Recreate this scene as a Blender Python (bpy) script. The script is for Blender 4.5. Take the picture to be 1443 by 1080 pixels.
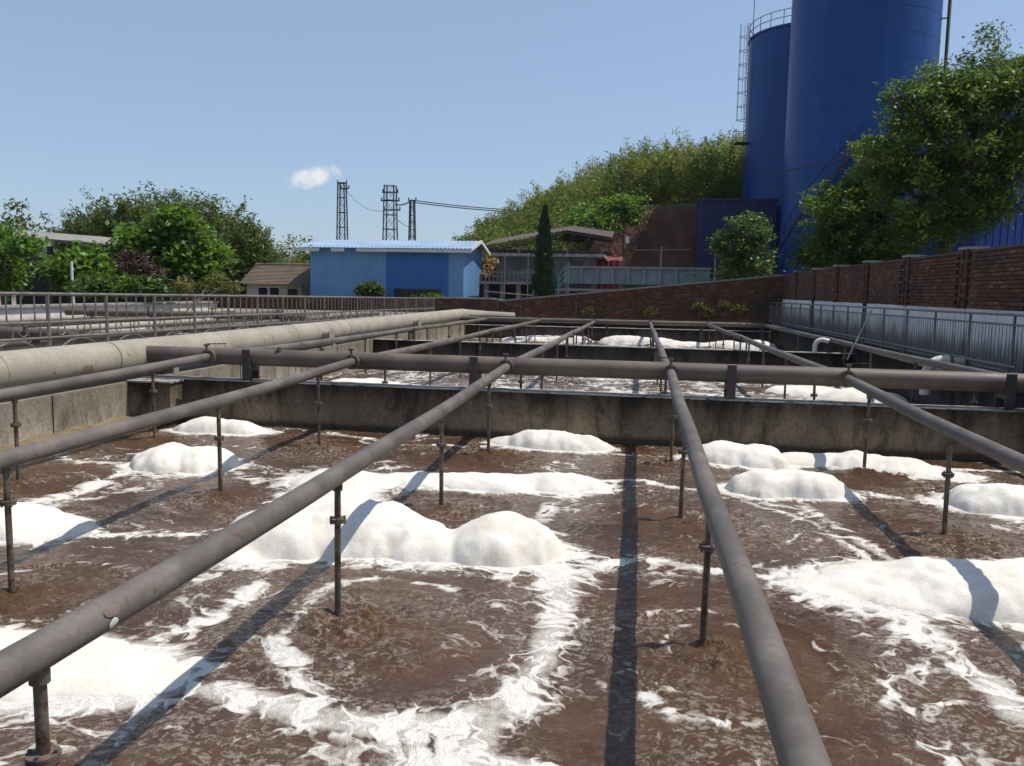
import bpy, math, random
import numpy as np
from mathutils import Vector, Matrix

for o in list(bpy.data.objects): bpy.data.objects.remove(o)
scene = bpy.context.scene
COL = scene.collection
rng = np.random.default_rng(7)
random.seed(7)
R_ = math.radians

# ------------------------------------------------------------------ camera
CAM_Z = 1.926                       # water level is z = 0
YAW, PITCH, ROLL = R_(8.5455), R_(6.3382), R_(1.0)
FPX, PW, PH = 1180.0, 1443.0, 1080.0
_f = np.array([-math.sin(YAW)*math.cos(PITCH), math.cos(YAW)*math.cos(PITCH), -math.sin(PITCH)])
_r = np.array([math.cos(YAW), math.sin(YAW), 0.0]); _u = np.cross(_r, _f)
_R = math.cos(ROLL)*_r + math.sin(ROLL)*_u
_U = -math.sin(ROLL)*_r + math.cos(ROLL)*_u
cam_d = bpy.data.cameras.new('camera'); cam = bpy.data.objects.new('camera', cam_d); COL.objects.link(cam)
cam_d.sensor_fit = 'HORIZONTAL'; cam_d.sensor_width = 36.0; cam_d.lens = 36.0*FPX/PW
cam_d.clip_start = 0.05; cam_d.clip_end = 6000
cam.matrix_world = Matrix(((_R[0], _U[0], -_f[0], 0), (_R[1], _U[1], -_f[1], 0), (_R[2], _U[2], -_f[2], CAM_Z), (0, 0, 0, 1)))
scene.camera = cam
def ray(x, y): return _f + _R*(x-PW/2)/FPX + _U*(PH/2-y)/FPX
def at(x, y, Y):                    # pixel of the photograph -> point at distance Y
    d = ray(x, y); t = Y/d[1]; return Vector((d[0]*t, Y, CAM_Z+d[2]*t))
def onz(x, y, z):
    d = ray(x, y); t = (z-CAM_Z)/d[2]; return Vector((d[0]*t, d[1]*t, z))

# ------------------------------------------------------------------ sky, sun, exposure
SUN = Vector((0.44, 0.10, 0.87)).normalized()
w = bpy.data.worlds.new('World'); scene.world = w; w.use_nodes = True
nt = w.node_tree; nt.nodes.clear()
out = nt.nodes.new('ShaderNodeOutputWorld'); bg = nt.nodes.new('ShaderNodeBackground')
sky = nt.nodes.new('ShaderNodeTexSky'); sky.sky_type = 'NISHITA'; sky.sun_disc = False
sky.sun_elevation = math.asin(SUN.z); sky.sun_rotation = math.atan2(SUN.x, SUN.y)
sky.air_density = 1.0; sky.dust_density = 0.8; sky.ozone_density = 8.0; sky.altitude = 0
bg.inputs['Strength'].default_value = 0.14
# a small cumulus low over the masts
cd = Vector(ray(440, 250)).normalized(); cr = Vector((cd.y, -cd.x, 0)).normalized(); cu = cr.cross(cd)
tc = nt.nodes.new('ShaderNodeTexCoord')
def vm(op, a, b=None):
    n = nt.nodes.new('ShaderNodeVectorMath'); n.operation = op
    nt.links.new(a, n.inputs[0])
    if b is not None: n.inputs[1].default_value = b
    return n.outputs['Value'] if op == 'DOT_PRODUCT' else n.outputs[0]
def wm(op, a, b=None, c=None):
    n = nt.nodes.new('ShaderNodeMath'); n.operation = op
    for k, s in enumerate((a, b, c)):
        if s is None: continue
        if isinstance(s, (int, float)): n.inputs[k].default_value = s
        else: nt.links.new(s, n.inputs[k])
    return n.outputs[0]
g = vm('NORMALIZE', tc.outputs['Generated'])
cx = wm('MULTIPLY', vm('DOT_PRODUCT', g, cr), 1/0.036); cy = wm('MULTIPLY', vm('DOT_PRODUCT', g, cu), 1/0.0145)
# rises to the right
cy2 = wm('SUBTRACT', cy, wm('MULTIPLY', cx, 0.45))
r2 = wm('ADD', wm('MULTIPLY', cx, cx), wm('MULTIPLY', cy2, cy2))
nz = nt.nodes.new('ShaderNodeTexNoise'); nz.inputs['Scale'].default_value = 65; nz.inputs['Detail'].default_value = 6
nz.inputs['Roughness'].default_value = 0.6; nt.links.new(g, nz.inputs['Vector'])
m1 = wm('SUBTRACT', wm('ADD', wm('SUBTRACT', 1.0, r2), wm('MULTIPLY', nz.outputs['Fac'], 2.0)), 1.15)
front = wm('GREATER_THAN', vm('DOT_PRODUCT', g, cd), 0.9)
m2 = wm('MULTIPLY', front, m1)
mr = nt.nodes.new('ShaderNodeMapRange'); mr.interpolation_type = 'SMOOTHSTEP'
mr.inputs['From Min'].default_value = 0.0; mr.inputs['From Max'].default_value = 1.0
nt.links.new(m2, mr.inputs['Value'])
mixc = nt.nodes.new('ShaderNodeMix'); mixc.data_type = 'RGBA'
nt.links.new(wm('MULTIPLY', mr.outputs[0], 0.95), mixc.inputs['Factor'])
veil = nt.nodes.new('ShaderNodeMix'); veil.data_type = 'RGBA'; veil.inputs[0].default_value = 0.42     # thin even high haze
nt.links.new(sky.outputs['Color'], veil.inputs[6]); veil.inputs[7].default_value = (3.4, 4.1, 5.0, 1)
nt.links.new(veil.outputs[2], mixc.inputs[6]); mixc.inputs[7].default_value = (6.2, 6.3, 6.5, 1)
nt.links.new(mixc.outputs[2], bg.inputs['Color']); nt.links.new(bg.outputs[0], out.inputs['Surface'])

sl = bpy.data.lights.new('sun', 'SUN'); sl.energy = 5.0; sl.angle = R_(0.53); sl.color = (1.0, 0.955, 0.88)
so = bpy.data.objects.new('sun', sl); COL.objects.link(so); so.rotation_euler = SUN.to_track_quat('Z', 'Y').to_euler(); so.location = (20, 5, 40)
vs = scene.view_settings; vs.view_transform = 'Standard'; vs.look = 'None'; vs.gamma = 1.0; vs.use_curve_mapping = False; vs.exposure = 0.0

# ------------------------------------------------------------------ numpy noise
def _hash(ix, iy, s):
    h = (ix.astype(np.int64)*374761393 + iy.astype(np.int64)*668265263 + s*1442695041) & 0x7fffffff
    h = ((h ^ (h >> 13))*1274126177) & 0x7fffffff
    return ((h ^ (h >> 16)) & 0xffff)/65535.0
def vnoise(x, y, s=0):
    ix = np.floor(x); iy = np.floor(y); fx = x-ix; fy = y-iy
    fx = fx*fx*fx*(fx*(fx*6-15)+10); fy = fy*fy*fy*(fy*(fy*6-15)+10)
    a = _hash(ix, iy, s); b = _hash(ix+1, iy, s); c = _hash(ix, iy+1, s); d = _hash(ix+1, iy+1, s)
    return (a*(1-fx)+b*fx)*(1-fy) + (c*(1-fx)+d*fx)*fy
def fbm(x, y, s=0, o=4, g=0.5):
    t = 0; a = 1; n = 0
    for k in range(o):
        t = t+a*vnoise(x, y, s+k*17); n += a; a *= g; x = x*2.03+3.1; y = y*2.03-1.7
    return t/n
def sstep(a, b, x):
    t = np.clip((x-a)/(b-a), 0, 1); return t*t*(3-2*t)

# ------------------------------------------------------------------ materials
def nmat(name):
    m = bpy.data.materials.new(name); m.use_nodes = True
    t = m.node_tree; b = t.nodes['Principled BSDF']; return m, t, b
class NT:
    def __init__(s, t): s.t = t
    def n(s, typ, **kw):
        n = s.t.nodes.new(typ)
        for k, v in kw.items():
            if k[0] == '_': setattr(n, k[1:], v)
            else: s.set(n, k.replace('__', ' '), v)
        return n
    def set(s, n, k, v):
        i = n.inputs[k] if not k.isdigit() else n.inputs[int(k)]
        if isinstance(v, bpy.types.NodeSocket): s.t.links.new(v, i)
        else: i.default_value = v
    def math(s, op, a, b=None, c=None, clamp=False):
        n = s.t.nodes.new('ShaderNodeMath'); n.operation = op; n.use_clamp = clamp
        for k, v in enumerate((a, b, c)):
            if v is None: continue
            if isinstance(v, bpy.types.NodeSocket): s.t.links.new(v, n.inputs[k])
            else: n.inputs[k].default_value = v
        return n.outputs[0]
    def mix(s, f, a, b, mode='MIX'):
        n = s.t.nodes.new('ShaderNodeMix'); n.data_type = 'RGBA'; n.blend_type = mode
        for i, v in ((0, f), (6, a), (7, b)):
            if isinstance(v, bpy.types.NodeSocket): s.t.links.new(v, n.inputs[i])
            else: n.inputs[i].default_value = v if i == 0 else tuple(v)+((1,) if len(v) == 3 else ())
        return n.outputs[2]
    def noise(s, vec, scale, detail=4, rough=0.55, dist=0.0):
        n = s.t.nodes.new('ShaderNodeTexNoise'); n.inputs['Scale'].default_value = scale; n.inputs['Detail'].default_value = detail
        n.inputs['Roughness'].default_value = rough; n.inputs['Distortion'].default_value = dist
        if vec is not None: s.t.links.new(vec, n.inputs['Vector'])
        return n.outputs['Fac']
    def smooth(s, v, a, b, lo=0.0, hi=1.0):
        n = s.t.nodes.new('ShaderNodeMapRange'); n.interpolation_type = 'SMOOTHSTEP'
        for k, x in (('From Min', a), ('From Max', b), ('To Min', lo), ('To Max', hi)): n.inputs[k].default_value = x
        s.t.links.new(v, n.inputs['Value']); return n.outputs[0]
    def geo(s): return s.t.nodes.new('ShaderNodeNewGeometry').outputs['Position']
    def scalevec(s, v, sc):
        n = s.t.nodes.new('ShaderNodeMapping'); s.t.links.new(v, n.inputs['Vector']); n.inputs['Scale'].default_value = sc; return n.outputs[0]
    def bump(s, h, strength, dist=0.02):
        n = s.t.nodes.new('ShaderNodeBump'); s.set(n, 'Height', h); s.set(n, 'Strength', strength); n.inputs['Distance'].default_value = dist; return n.outputs[0]
    def attr(s, name):
        n = s.t.nodes.new('ShaderNodeAttribute'); n.attribute_name = name; return n.outputs['Fac']

def paint(name, col, col2, scale=3.0, rough=0.6, bump=0.15, rust=None, rust_amt=0.62, metal=0.0, spec=0.5):
    m, t, b = nmat(name); k = NT(t); p = k.geo()
    a = k.noise(p, scale, 6, 0.6); c = k.mix(k.smooth(a, 0.35, 0.68), col, col2)
    f = k.noise(p, scale*14, 3, 0.6); c = k.mix(k.smooth(f, 0.3, 0.75, 0.0, 0.35), c, [x*0.6 for x in col])
    if rust:
        r = k.noise(p, scale*2.7, 8, 0.68, 0.6); c = k.mix(k.smooth(r, rust_amt, rust_amt+0.1), c, rust)
    k.set(b, 'Base Color', c); k.set(b, 'Roughness', k.smooth(a, 0.2, 0.8, rough-0.1, min(1, rough+0.12)))
    b.inputs['Metallic'].default_value = metal; b.inputs['Specular IOR Level'].default_value = spec
    k.set(b, 'Normal', k.bump(f, bump, 0.004)); return m

M = {}
M['pipe'] = paint('weathered grey pipe paint', (0.085, 0.069, 0.057), (0.15, 0.126, 0.107), 2.6, 0.6, 0.35, (0.085, 0.048, 0.03), 0.6)
M['header'] = paint('brown grey header paint', (0.09, 0.066, 0.052), (0.145, 0.11, 0.086), 2.0, 0.6, 0.35, (0.09, 0.05, 0.03), 0.6)
M['duct'] = paint('dusty beige duct', (0.27, 0.235, 0.185), (0.35, 0.31, 0.25), 1.6, 0.75, 0.3, (0.17, 0.125, 0.085), 0.58)
M['drop'] = paint('galvanised rusty drop pipe', (0.09, 0.068, 0.05), (0.19, 0.16, 0.13), 7, 0.5, 0.25, (0.07, 0.035, 0.02), 0.5, 0.35)
M['flange'] = paint('rusty flange iron', (0.10, 0.07, 0.055), (0.17, 0.13, 0.105), 9, 0.7, 0.4, (0.10, 0.045, 0.025), 0.55, 0.2)
M['steel_dark'] = paint('dark steel', (0.035, 0.03, 0.03), (0.07, 0.06, 0.055), 5, 0.55, 0.2, (0.09, 0.045, 0.03), 0.6, 0.2)
M['galv'] = paint('dull galvanised rail', (0.15, 0.135, 0.115), (0.23, 0.21, 0.185), 5, 0.5, 0.15, (0.11, 0.07, 0.045), 0.58, 0.3)
M['stainless'] = paint('dull stainless rail', (0.13, 0.125, 0.115), (0.22, 0.21, 0.195), 4, 0.38, 0.1, None, 0.6, 0.6)
M['white_pipe'] = paint('white plastic pipe', (0.55, 0.54, 0.51), (0.66, 0.65, 0.62), 4, 0.45, 0.05)
M['white'] = paint('white painted trim', (0.56, 0.54, 0.50), (0.70, 0.68, 0.64), 3, 0.6, 0.1, (0.32, 0.27, 0.22), 0.68)
M['silo'] = paint('deep blue silo paint', (0.005, 0.030, 0.155), (0.007, 0.038, 0.185), 0.5, 0.36, 0.03)
def silopaint():
    m, t, b = nmat('deep blue silo paint'); k = NT(t); p = k.geo()
    a = k.noise(k.scalevec(p, (1, 1, .06)), 1.3, 7, .65); q = k.noise(p, .25, 5, .6); d = k.noise(k.scalevec(p, (2.2, 2.2, .05)), 1.0, 8, .7)
    c = k.mix(k.smooth(a, .35, .65), (0.002, 0.045, 0.19), (0.003, 0.062, 0.25)); c = k.mix(k.smooth(q, .4, .7, 0, .35), c, (0.004, 0.028, 0.12))
    c = k.mix(k.smooth(d, .62, .8, 0, .4), c, (0.03, 0.045, 0.09))
    k.set(b, 'Base Color', c); k.set(b, 'Roughness', k.smooth(a, .2, .8, .32, .5)); b.inputs['Specular IOR Level'].default_value = .3; return m
M['silo'] = silopaint()
M['silo_dark'] = paint('dark blue sheet', (0.005, 0.011, 0.07), (0.007, 0.015, 0.09), 0.5, 0.5, 0.03)
M['shed_blue'] = paint('faded blue cladding', (0.15, 0.32, 0.55), (0.19, 0.37, 0.59), 0.8, 0.55, 0.04, (0.2, 0.28, 0.4), 0.72)
M['shed_deep'] = paint('deep blue cladding', (0.035, 0.15, 0.42), (0.045, 0.175, 0.46), 0.8, 0.5, 0.04)
M['roof_blue'] = paint('pale blue roof sheet', (0.24, 0.33, 0.46), (0.31, 0.40, 0.52), 0.8, 0.5, 0.04)
M['hall_blue'] = paint('bright blue hall sheet', (0.02, 0.075, 0.34), (0.03, 0.095, 0.40), 0.6, 0.5, 0.03)
M['tile'] = paint('brown roof tile', (0.12, 0.085, 0.062), (0.19, 0.14, 0.10), 1.6, 0.8, 0.5)
M['plaster'] = paint('cream plaster', (0.44, 0.36, 0.27), (0.53, 0.44, 0.34), 1.5, 0.85, 0.2, (0.25, 0.19, 0.14), 0.66)
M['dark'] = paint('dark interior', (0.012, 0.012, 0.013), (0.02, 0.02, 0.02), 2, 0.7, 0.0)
M['green_rail'] = paint('sea green rail paint', (0.10, 0.24, 0.21), (0.14, 0.30, 0.26), 3, 0.5, 0.1)
M['tank_blue'] = paint('weathered blue grey concrete', (0.15, 0.20, 0.225), (0.225, 0.275, 0.29), 0.9, 0.8, 0.2, (0.07, 0.075, 0.07), 0.6)
M['tank_dark'] = paint('dark cement render', (0.10, 0.10, 0.095), (0.16, 0.155, 0.145), 0.9, 0.85, 0.3, (0.04, 0.038, 0.035), 0.56)  # darker grey cement with scattered near-black patches
M['grey_conc'] = paint('grey concrete', (0.20, 0.185, 0.165), (0.29, 0.27, 0.245), 0.9, 0.85, 0.3, (0.08, 0.07, 0.06), 0.6)
M['rust_sheet'] = paint('rusty canopy sheet', (0.06, 0.042, 0.036), (0.10, 0.072, 0.06), 1.5, 0.8, 0.2)
M['red'] = paint('dull red tarpaulin', (0.16, 0.02, 0.018), (0.20, 0.03, 0.026), 1.2, 0.7, 0.1)
M['wood'] = paint('dry straw', (0.42, 0.29, 0.13), (0.52, 0.38, 0.19), 5, 0.9, 0.3)
M['bark'] = paint('tree bark', (0.07, 0.05, 0.035), (0.12, 0.09, 0.065), 5, 0.9, 0.6)
M['cane'] = paint('bamboo cane', (0.15, 0.17, 0.06), (0.22, 0.21, 0.09), 5, 0.6, 0.1)
M['cable'] = paint('black cable', (0.02, 0.02, 0.022), (0.03, 0.03, 0.03), 5, 0.6, 0.0)
M['mast'] = paint('dark mast steel', (0.045, 0.045, 0.055), (0.08, 0.08, 0.09), 2, 0.55, 0.0)
M['mast_red'] = paint('red oxide mast steel', (0.13, 0.035, 0.03), (0.16, 0.05, 0.045), 2, 0.6, 0.0)
M['insulator'] = paint('brown porcelain', (0.10, 0.055, 0.04), (0.12, 0.07, 0.05), 2, 0.3, 0.0)
M['glass'] = paint('dusky window glass', (0.015, 0.02, 0.022), (0.03, 0.038, 0.04), 2, 0.12, 0.0)

def concrete(name, pale, mid, dark, topz, moss=0.5, streak=0.6, board=True):
    m, t, b = nmat(name); k = NT(t); p = k.geo()
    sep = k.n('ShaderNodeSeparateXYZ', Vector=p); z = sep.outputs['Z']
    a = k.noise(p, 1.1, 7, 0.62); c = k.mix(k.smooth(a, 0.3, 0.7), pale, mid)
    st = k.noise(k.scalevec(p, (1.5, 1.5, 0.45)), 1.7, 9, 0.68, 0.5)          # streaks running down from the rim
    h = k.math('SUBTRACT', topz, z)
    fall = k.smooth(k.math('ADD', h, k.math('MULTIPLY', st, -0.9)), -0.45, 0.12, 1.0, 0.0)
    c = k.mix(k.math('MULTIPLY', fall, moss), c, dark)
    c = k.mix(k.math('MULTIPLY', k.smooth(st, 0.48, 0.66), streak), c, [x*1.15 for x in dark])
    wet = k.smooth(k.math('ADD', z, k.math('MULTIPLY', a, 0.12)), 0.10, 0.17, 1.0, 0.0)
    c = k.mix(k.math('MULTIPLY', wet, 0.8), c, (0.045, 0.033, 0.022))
    f = k.noise(p, 22, 5, 0.65); c = k.mix(k.smooth(f, 0.35, 0.75, 0.0, 0.8), c, (0.55, 0.54, 0.53), 'MULTIPLY')
    vo = k.n('ShaderNodeTexVoronoi', Vector=p, Scale=38.0)
    c = k.mix(k.smooth(vo.outputs['Distance'], 0.02, 0.16, 0.35, 0.0), c, dark)
    ln = k.math('ABSOLUTE', k.math('SUBTRACT', k.math('FRACT', k.math('MULTIPLY', k.math('ADD', z, k.math('MULTIPLY', a, 0.02)), 4.6)), 0.5))
    c = k.mix(k.math('MULTIPLY', k.smooth(ln, 0.0, 0.03, 1.0, 0.0), k.smooth(f, 0.4, 0.6, 0.0, 0.55)), c, dark)
    k.set(b, 'Base Color', c); b.inputs['Roughness'].default_value = 0.88; b.inputs['Specular IOR Level'].default_value = 0.25
    k.set(b, 'Normal', k.bump(k.math('ADD', f, k.math('MULTIPLY', a, 1.5)), 0.5, 0.012)); return m
M['conc'] = concrete('stained concrete with painted bounce', (0.27, 0.205, 0.135), (0.165, 0.125, 0.085), (0.012, 0.010, 0.009), 0.72, 0.97, 0.6)  # mould darkens the top; the warm paler foot paints in light bounced off foam
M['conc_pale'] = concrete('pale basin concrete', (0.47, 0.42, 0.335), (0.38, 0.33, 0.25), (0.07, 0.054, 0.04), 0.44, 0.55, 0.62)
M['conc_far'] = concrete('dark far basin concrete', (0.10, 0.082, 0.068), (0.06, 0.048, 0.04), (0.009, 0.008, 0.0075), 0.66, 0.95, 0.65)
M['conc_top'] = paint('worn concrete rim', (0.24, 0.225, 0.20), (0.36, 0.34, 0.31), 2.5, 0.85, 0.4, (0.05, 0.045, 0.04), 0.52)
M['ledge'] = paint('slimy brown ledge', (0.16, 0.115, 0.06), (0.22, 0.165, 0.10), 6, 0.7, 0.6, (0.05, 0.035, 0.02), 0.55)

def limewash():
    m, t, b = nmat('flaking bluish limewash'); k = NT(t); p = k.geo()
    z = k.n('ShaderNodeSeparateXYZ', Vector=p).outputs['Z']
    a = k.noise(p, 2.2, 8, 0.68, 0.4); s = k.noise(k.scalevec(p, (3, 3, 0.3)), 1.3, 6, 0.65)
    c = k.mix(k.smooth(a, 0.35, 0.7), (0.76, 0.77, 0.77), (0.58, 0.58, 0.57))
    low = k.smooth(k.math('ADD', z, k.math('MULTIPLY', s, -0.8)), 0.55, 1.0, 1.0, 0.0)
    c = k.mix(k.math('MULTIPLY', low, 0.85), c, (0.10, 0.085, 0.07))
    c = k.mix(k.smooth(s, 0.55, 0.72, 0.0, 0.7), c, (0.08, 0.07, 0.06))
    k.set(b, 'Base Color', c); b.inputs['Roughness'].default_value = 0.9
    k.set(b, 'Normal', k.bump(k.noise(p, 20, 4), 0.4, 0.01)); return m
M['limewash'] = limewash()

def brick_mat(name, c1, c2, c3):
    m, t, b = nmat(name); k = NT(t); p = k.geo(); r = k.attr('tone')
    c = k.mix(k.smooth(r, 0.0, 0.7), c1, c2); c = k.mix(k.smooth(r, 0.75, 1.0), c, c3)
    f = k.noise(p, 30, 4, 0.6); c = k.mix(k.smooth(f, 0.35, 0.8, 0.0, 0.5), c, [x*0.5 for x in c1])
    d = k.noise(p, 0.9, 6, 0.65); c = k.mix(k.smooth(d, 0.42, 0.7, 0.0, 0.85), c, (0.04, 0.032, 0.027)); c = k.mix(k.smooth(k.noise(p, 5.5, 7, 0.7), 0.54, 0.7, 0.0, 0.5), c, (0.23, 0.185, 0.155))
    k.set(b, 'Base Color', c); b.inputs['Roughness'].default_value = 0.9; b.inputs['Specular IOR Level'].default_value = 0.2
    k.set(b, 'Normal', k.bump(f, 0.5, 0.006)); return m
M['brick'] = brick_mat('old red brick', (0.105, 0.038, 0.022), (0.155, 0.064, 0.038), (0.22, 0.125, 0.085))
M['mortar'] = paint('old mortar', (0.075, 0.05, 0.038), (0.115, 0.08, 0.06), 4, 0.95, 0.4)
M['coping'] = paint('cement coping', (0.26, 0.235, 0.205), (0.34, 0.31, 0.27), 3, 0.9, 0.4, (0.09, 0.075, 0.06), 0.55)

def leafmat(name, dark, mid, light, trans=0.3, rough=0.5):
    m, t, b = nmat(name); k = NT(t); r = k.attr('tone')
    c = k.mix(k.smooth(r, 0.0, 0.6), dark, mid); c = k.mix(k.smooth(r, 0.55, 1.0), c, light)
    k.set(b, 'Base Color', c); b.inputs['Roughness'].default_value = rough; b.inputs['Specular IOR Level'].default_value = 0.35
    tr = k.n('ShaderNodeBsdfTranslucent'); k.set(tr, 'Color', k.mix(0.5, c, [light[0]*1.25, light[1]*1.3, light[2]*0.6]))
    mx = k.n('ShaderNodeMixShader'); mx.inputs[0].default_value = trans
    t.links.new(b.outputs[0], mx.inputs[1]); t.links.new(tr.outputs[0], mx.inputs[2])
    t.links.new(mx.outputs[0], t.nodes['Material Output'].inputs['Surface']); return m
M['leaf_bright'] = leafmat('bright broad leaf', (0.013, 0.036, 0.006), (0.065, 0.14, 0.018), (0.22, 0.35, 0.045), 0.36)
M['leaf_mid'] = leafmat('mid green leaf', (0.012, 0.03, 0.006), (0.045, 0.095, 0.015), (0.16, 0.25, 0.04), 0.3)
M['leaf_tree'] = leafmat('glossy roadside leaf', (0.010, 0.024, 0.005), (0.045, 0.09, 0.014), (0.21, 0.30, 0.05), 0.3)
M['leaf_dark'] = leafmat('dark cypress scale leaf', (0.008, 0.02, 0.007), (0.016, 0.036, 0.011), (0.03, 0.06, 0.016), 0.1)
M['leaf_bamboo'] = leafmat('bamboo leaf', (0.03, 0.045, 0.009), (0.115, 0.15, 0.028), (0.27, 0.295, 0.07), 0.38)
M['leaf_thicket'] = leafmat('dusky bamboo leaf', (0.018, 0.03, 0.007), (0.075, 0.105, 0.02), (0.18, 0.22, 0.045), 0.34)
M['leaf_purple'] = leafmat('purple brown leaf', (0.035, 0.018, 0.016), (0.07, 0.032, 0.028), (0.11, 0.05, 0.035), 0.2)
M['leaf_yellow'] = leafmat('yellowing weed leaf', (0.06, 0.075, 0.018), (0.11, 0.12, 0.03), (0.19, 0.17, 0.045), 0.3)

def hillmat():
    m, t, b = nmat('red earth and scrub'); k = NT(t); p = k.geo()
    nz_ = k.n('ShaderNodeSeparateXYZ', Vector=t.nodes.new('ShaderNodeNewGeometry').outputs['Normal']).outputs['Z']
    a = k.noise(p, 0.35, 7, 0.65); s = k.noise(k.scalevec(p, (0.6, 0.6, 0.5)), 1.0, 8, 0.7)
    earth = k.mix(k.smooth(s, 0.35, 0.65), (0.10, 0.035, 0.024), (0.17, 0.068, 0.045))
    earth = k.mix(k.smooth(a, 0.5, 0.7, 0.0, 0.6), earth, (0.06, 0.035, 0.025))
    grass = k.mix(a, (0.05, 0.065, 0.02), (0.09, 0.10, 0.03))
    k.set(b, 'Base Color', k.mix(k.smooth(k.math('ADD', nz_, k.math('MULTIPLY', a, 0.2)), 0.72, 0.86), earth, grass))
    b.inputs['Roughness'].default_value = 0.95; k.set(b, 'Normal', k.bump(k.noise(p, 2.5, 6, 0.65), 0.9, 0.3)); return m
M['hill'] = hillmat()
def groundmat():
    m, t, b = nmat('dusty ground'); k = NT(t); p = k.geo()
    a = k.noise(p, 0.25, 8, 0.6); f = k.noise(p, 9, 5, 0.6)
    c = k.mix(k.smooth(a, 0.4, 0.6), (0.17, 0.14, 0.11), (0.23, 0.2, 0.165)); c = k.mix(k.smooth(a, 0.56, 0.68), c, (0.07, 0.085, 0.03))
    c = k.mix(k.smooth(f, 0.4, 0.7, 0.0, 0.4), c, (0.10, 0.08, 0.06))
    k.set(b, 'Base Color', c); b.inputs['Roughness'].default_value = 0.95; k.set(b, 'Normal', k.bump(f, 0.5, 0.02)); return m
M['ground'] = groundmat()

# water: opaque brown sludge, foam from the mesh's density field laced by noise
def watermat():
    m, t, b = nmat('brown aerated water'); k = NT(t); p = k.geo()
    fo = k.attr('foam'); bo = k.attr('boil')
    wn = k.n('ShaderNodeTexNoise', Vector=p, Scale=1.7, Detail=3.0)
    wv = k.n('ShaderNodeVectorMath', _operation='MULTIPLY_ADD'); t.links.new(wn.outputs['Color'], wv.inputs[0]); wv.inputs[1].default_value = (0.75, 0.75, 0); t.links.new(p, wv.inputs[2])
    wn2 = k.n('ShaderNodeTexNoise', Vector=p, Scale=7.0, Detail=2.0)
    wv2 = k.n('ShaderNodeVectorMath', _operation='MULTIPLY_ADD'); t.links.new(wn2.outputs['Color'], wv2.inputs[0]); wv2.inputs[1].default_value = (0.14, 0.14, 0); t.links.new(wv.outputs[0], wv2.inputs[2])
    flat = k.scalevec(wv2.outputs[0], (1, 1, 0))
    def ridged(scale, det, lo, hi):
        n = k.noise(flat, scale, det, 0.55)
        return k.smooth(k.math('SUBTRACT', 1.0, k.math('ABSOLUTE', k.math('MULTIPLY_ADD', n, 2.0, -1.0))), lo, hi)
    fil = ridged(1.7, 3, 0.91, 0.975); fil2 = ridged(4.4, 3, 0.90, 0.975); fil3 = ridged(12, 2, 0.86, 0.97)
    n1 = k.noise(flat, 2.6, 7, 0.62); n2 = k.noise(p, 26, 5, 0.65); nm = k.noise(p, 0.8, 3, 0.5)
    v = k.math('ADD', fo, k.math('MULTIPLY', k.math('SUBTRACT', n1, 0.5), 0.95))
    v = k.math('ADD', v, k.math('MULTIPLY', fil, k.math('MULTIPLY_ADD', fo, 0.45, 0.25)))
    v = k.math('ADD', v, k.math('MULTIPLY', fil2, k.math('MULTIPLY_ADD', fo, 0.35, 0.12)))
    v = k.math('ADD', v, k.math('MULTIPLY', k.math('SUBTRACT', n2, 0.5), 0.45))
    mask = k.smooth(v, 0.50, 0.80); solid = k.smooth(k.math('ADD', v, k.math('MULTIPLY', k.math('SUBTRACT', n2, 0.5), 0.7)), 0.60, 1.10)
    wis = k.math('MULTIPLY', k.math('MULTIPLY', k.math('MAXIMUM', fil2, k.math('MULTIPLY', fil3, 0.8)), k.smooth(k.math('ADD', nm, k.math('MULTIPLY', fo, 0.5)), 0.46, 0.66)), k.smooth(n2, 0.44, 0.56, 0.0, 0.55))
    mask = k.math('MAXIMUM', mask, wis)
    bub = k.n('ShaderNodeTexVoronoi', _voronoi_dimensions='2D', Vector=p, Scale=150.0).outputs['Distance']
    holes = k.smooth(k.math('ADD', bub, k.math('MULTIPLY', n2, 0.6)), 0.5, 0.95, 1.0, 0.72); mask = k.math('MULTIPLY', mask, k.math('MAXIMUM', holes, solid))
    body = k.mix(k.smooth(k.noise(p, 1.3, 6, 0.6), 0.3, 0.7), (0.056, 0.029, 0.0155), (0.092, 0.049, 0.027))
    body = k.mix(k.math('MULTIPLY', bo, 0.75), body, (0.10, 0.05, 0.017))
    grain = k.smooth(k.math('ADD', k.math('MULTIPLY', n2, 0.7), k.math('MULTIPLY', bub, 0.5)), 0.35, 0.85)
    film = k.mix(solid, (0.40, 0.355, 0.30), k.mix(grain, (0.70, 0.675, 0.63), (0.52, 0.485, 0.43)))
    k.set(b, 'Base Color', k.mix(mask, body, film))
    k.set(b, 'Roughness', k.math('ADD', k.math('MULTIPLY', mask, 0.68), 0.07)); b.inputs['IOR'].default_value = 1.33; b.inputs['Specular IOR Level'].default_value = 0.5
    r0 = k.noise(flat, 5, 5, 0.6); r1 = k.noise(k.scalevec(p, (1, 1, 0)), 17, 5, 0.62, 0.6); r2 = k.noise(p, 60, 3, 0.6, 0.3)
    h = k.math('ADD', k.math('MULTIPLY', r0, 1.5), k.math('ADD', k.math('MULTIPLY', r1, 0.95), k.math('MULTIPLY', r2, 0.16)))
    h = k.math('ADD', h, k.math('MULTIPLY', bo, k.math('ADD', k.math('MULTIPLY', r1, 3.0), k.math('MULTIPLY', r2, 0.9))))
    h = k.math('ADD', h, k.math('MULTIPLY', mask, k.math('ADD', 0.30, k.math('MULTIPLY', bub, -0.06))))
    k.set(b, 'Normal', k.bump(h, 0.7, 0.030)); return m
M['water'] = watermat()
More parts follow.
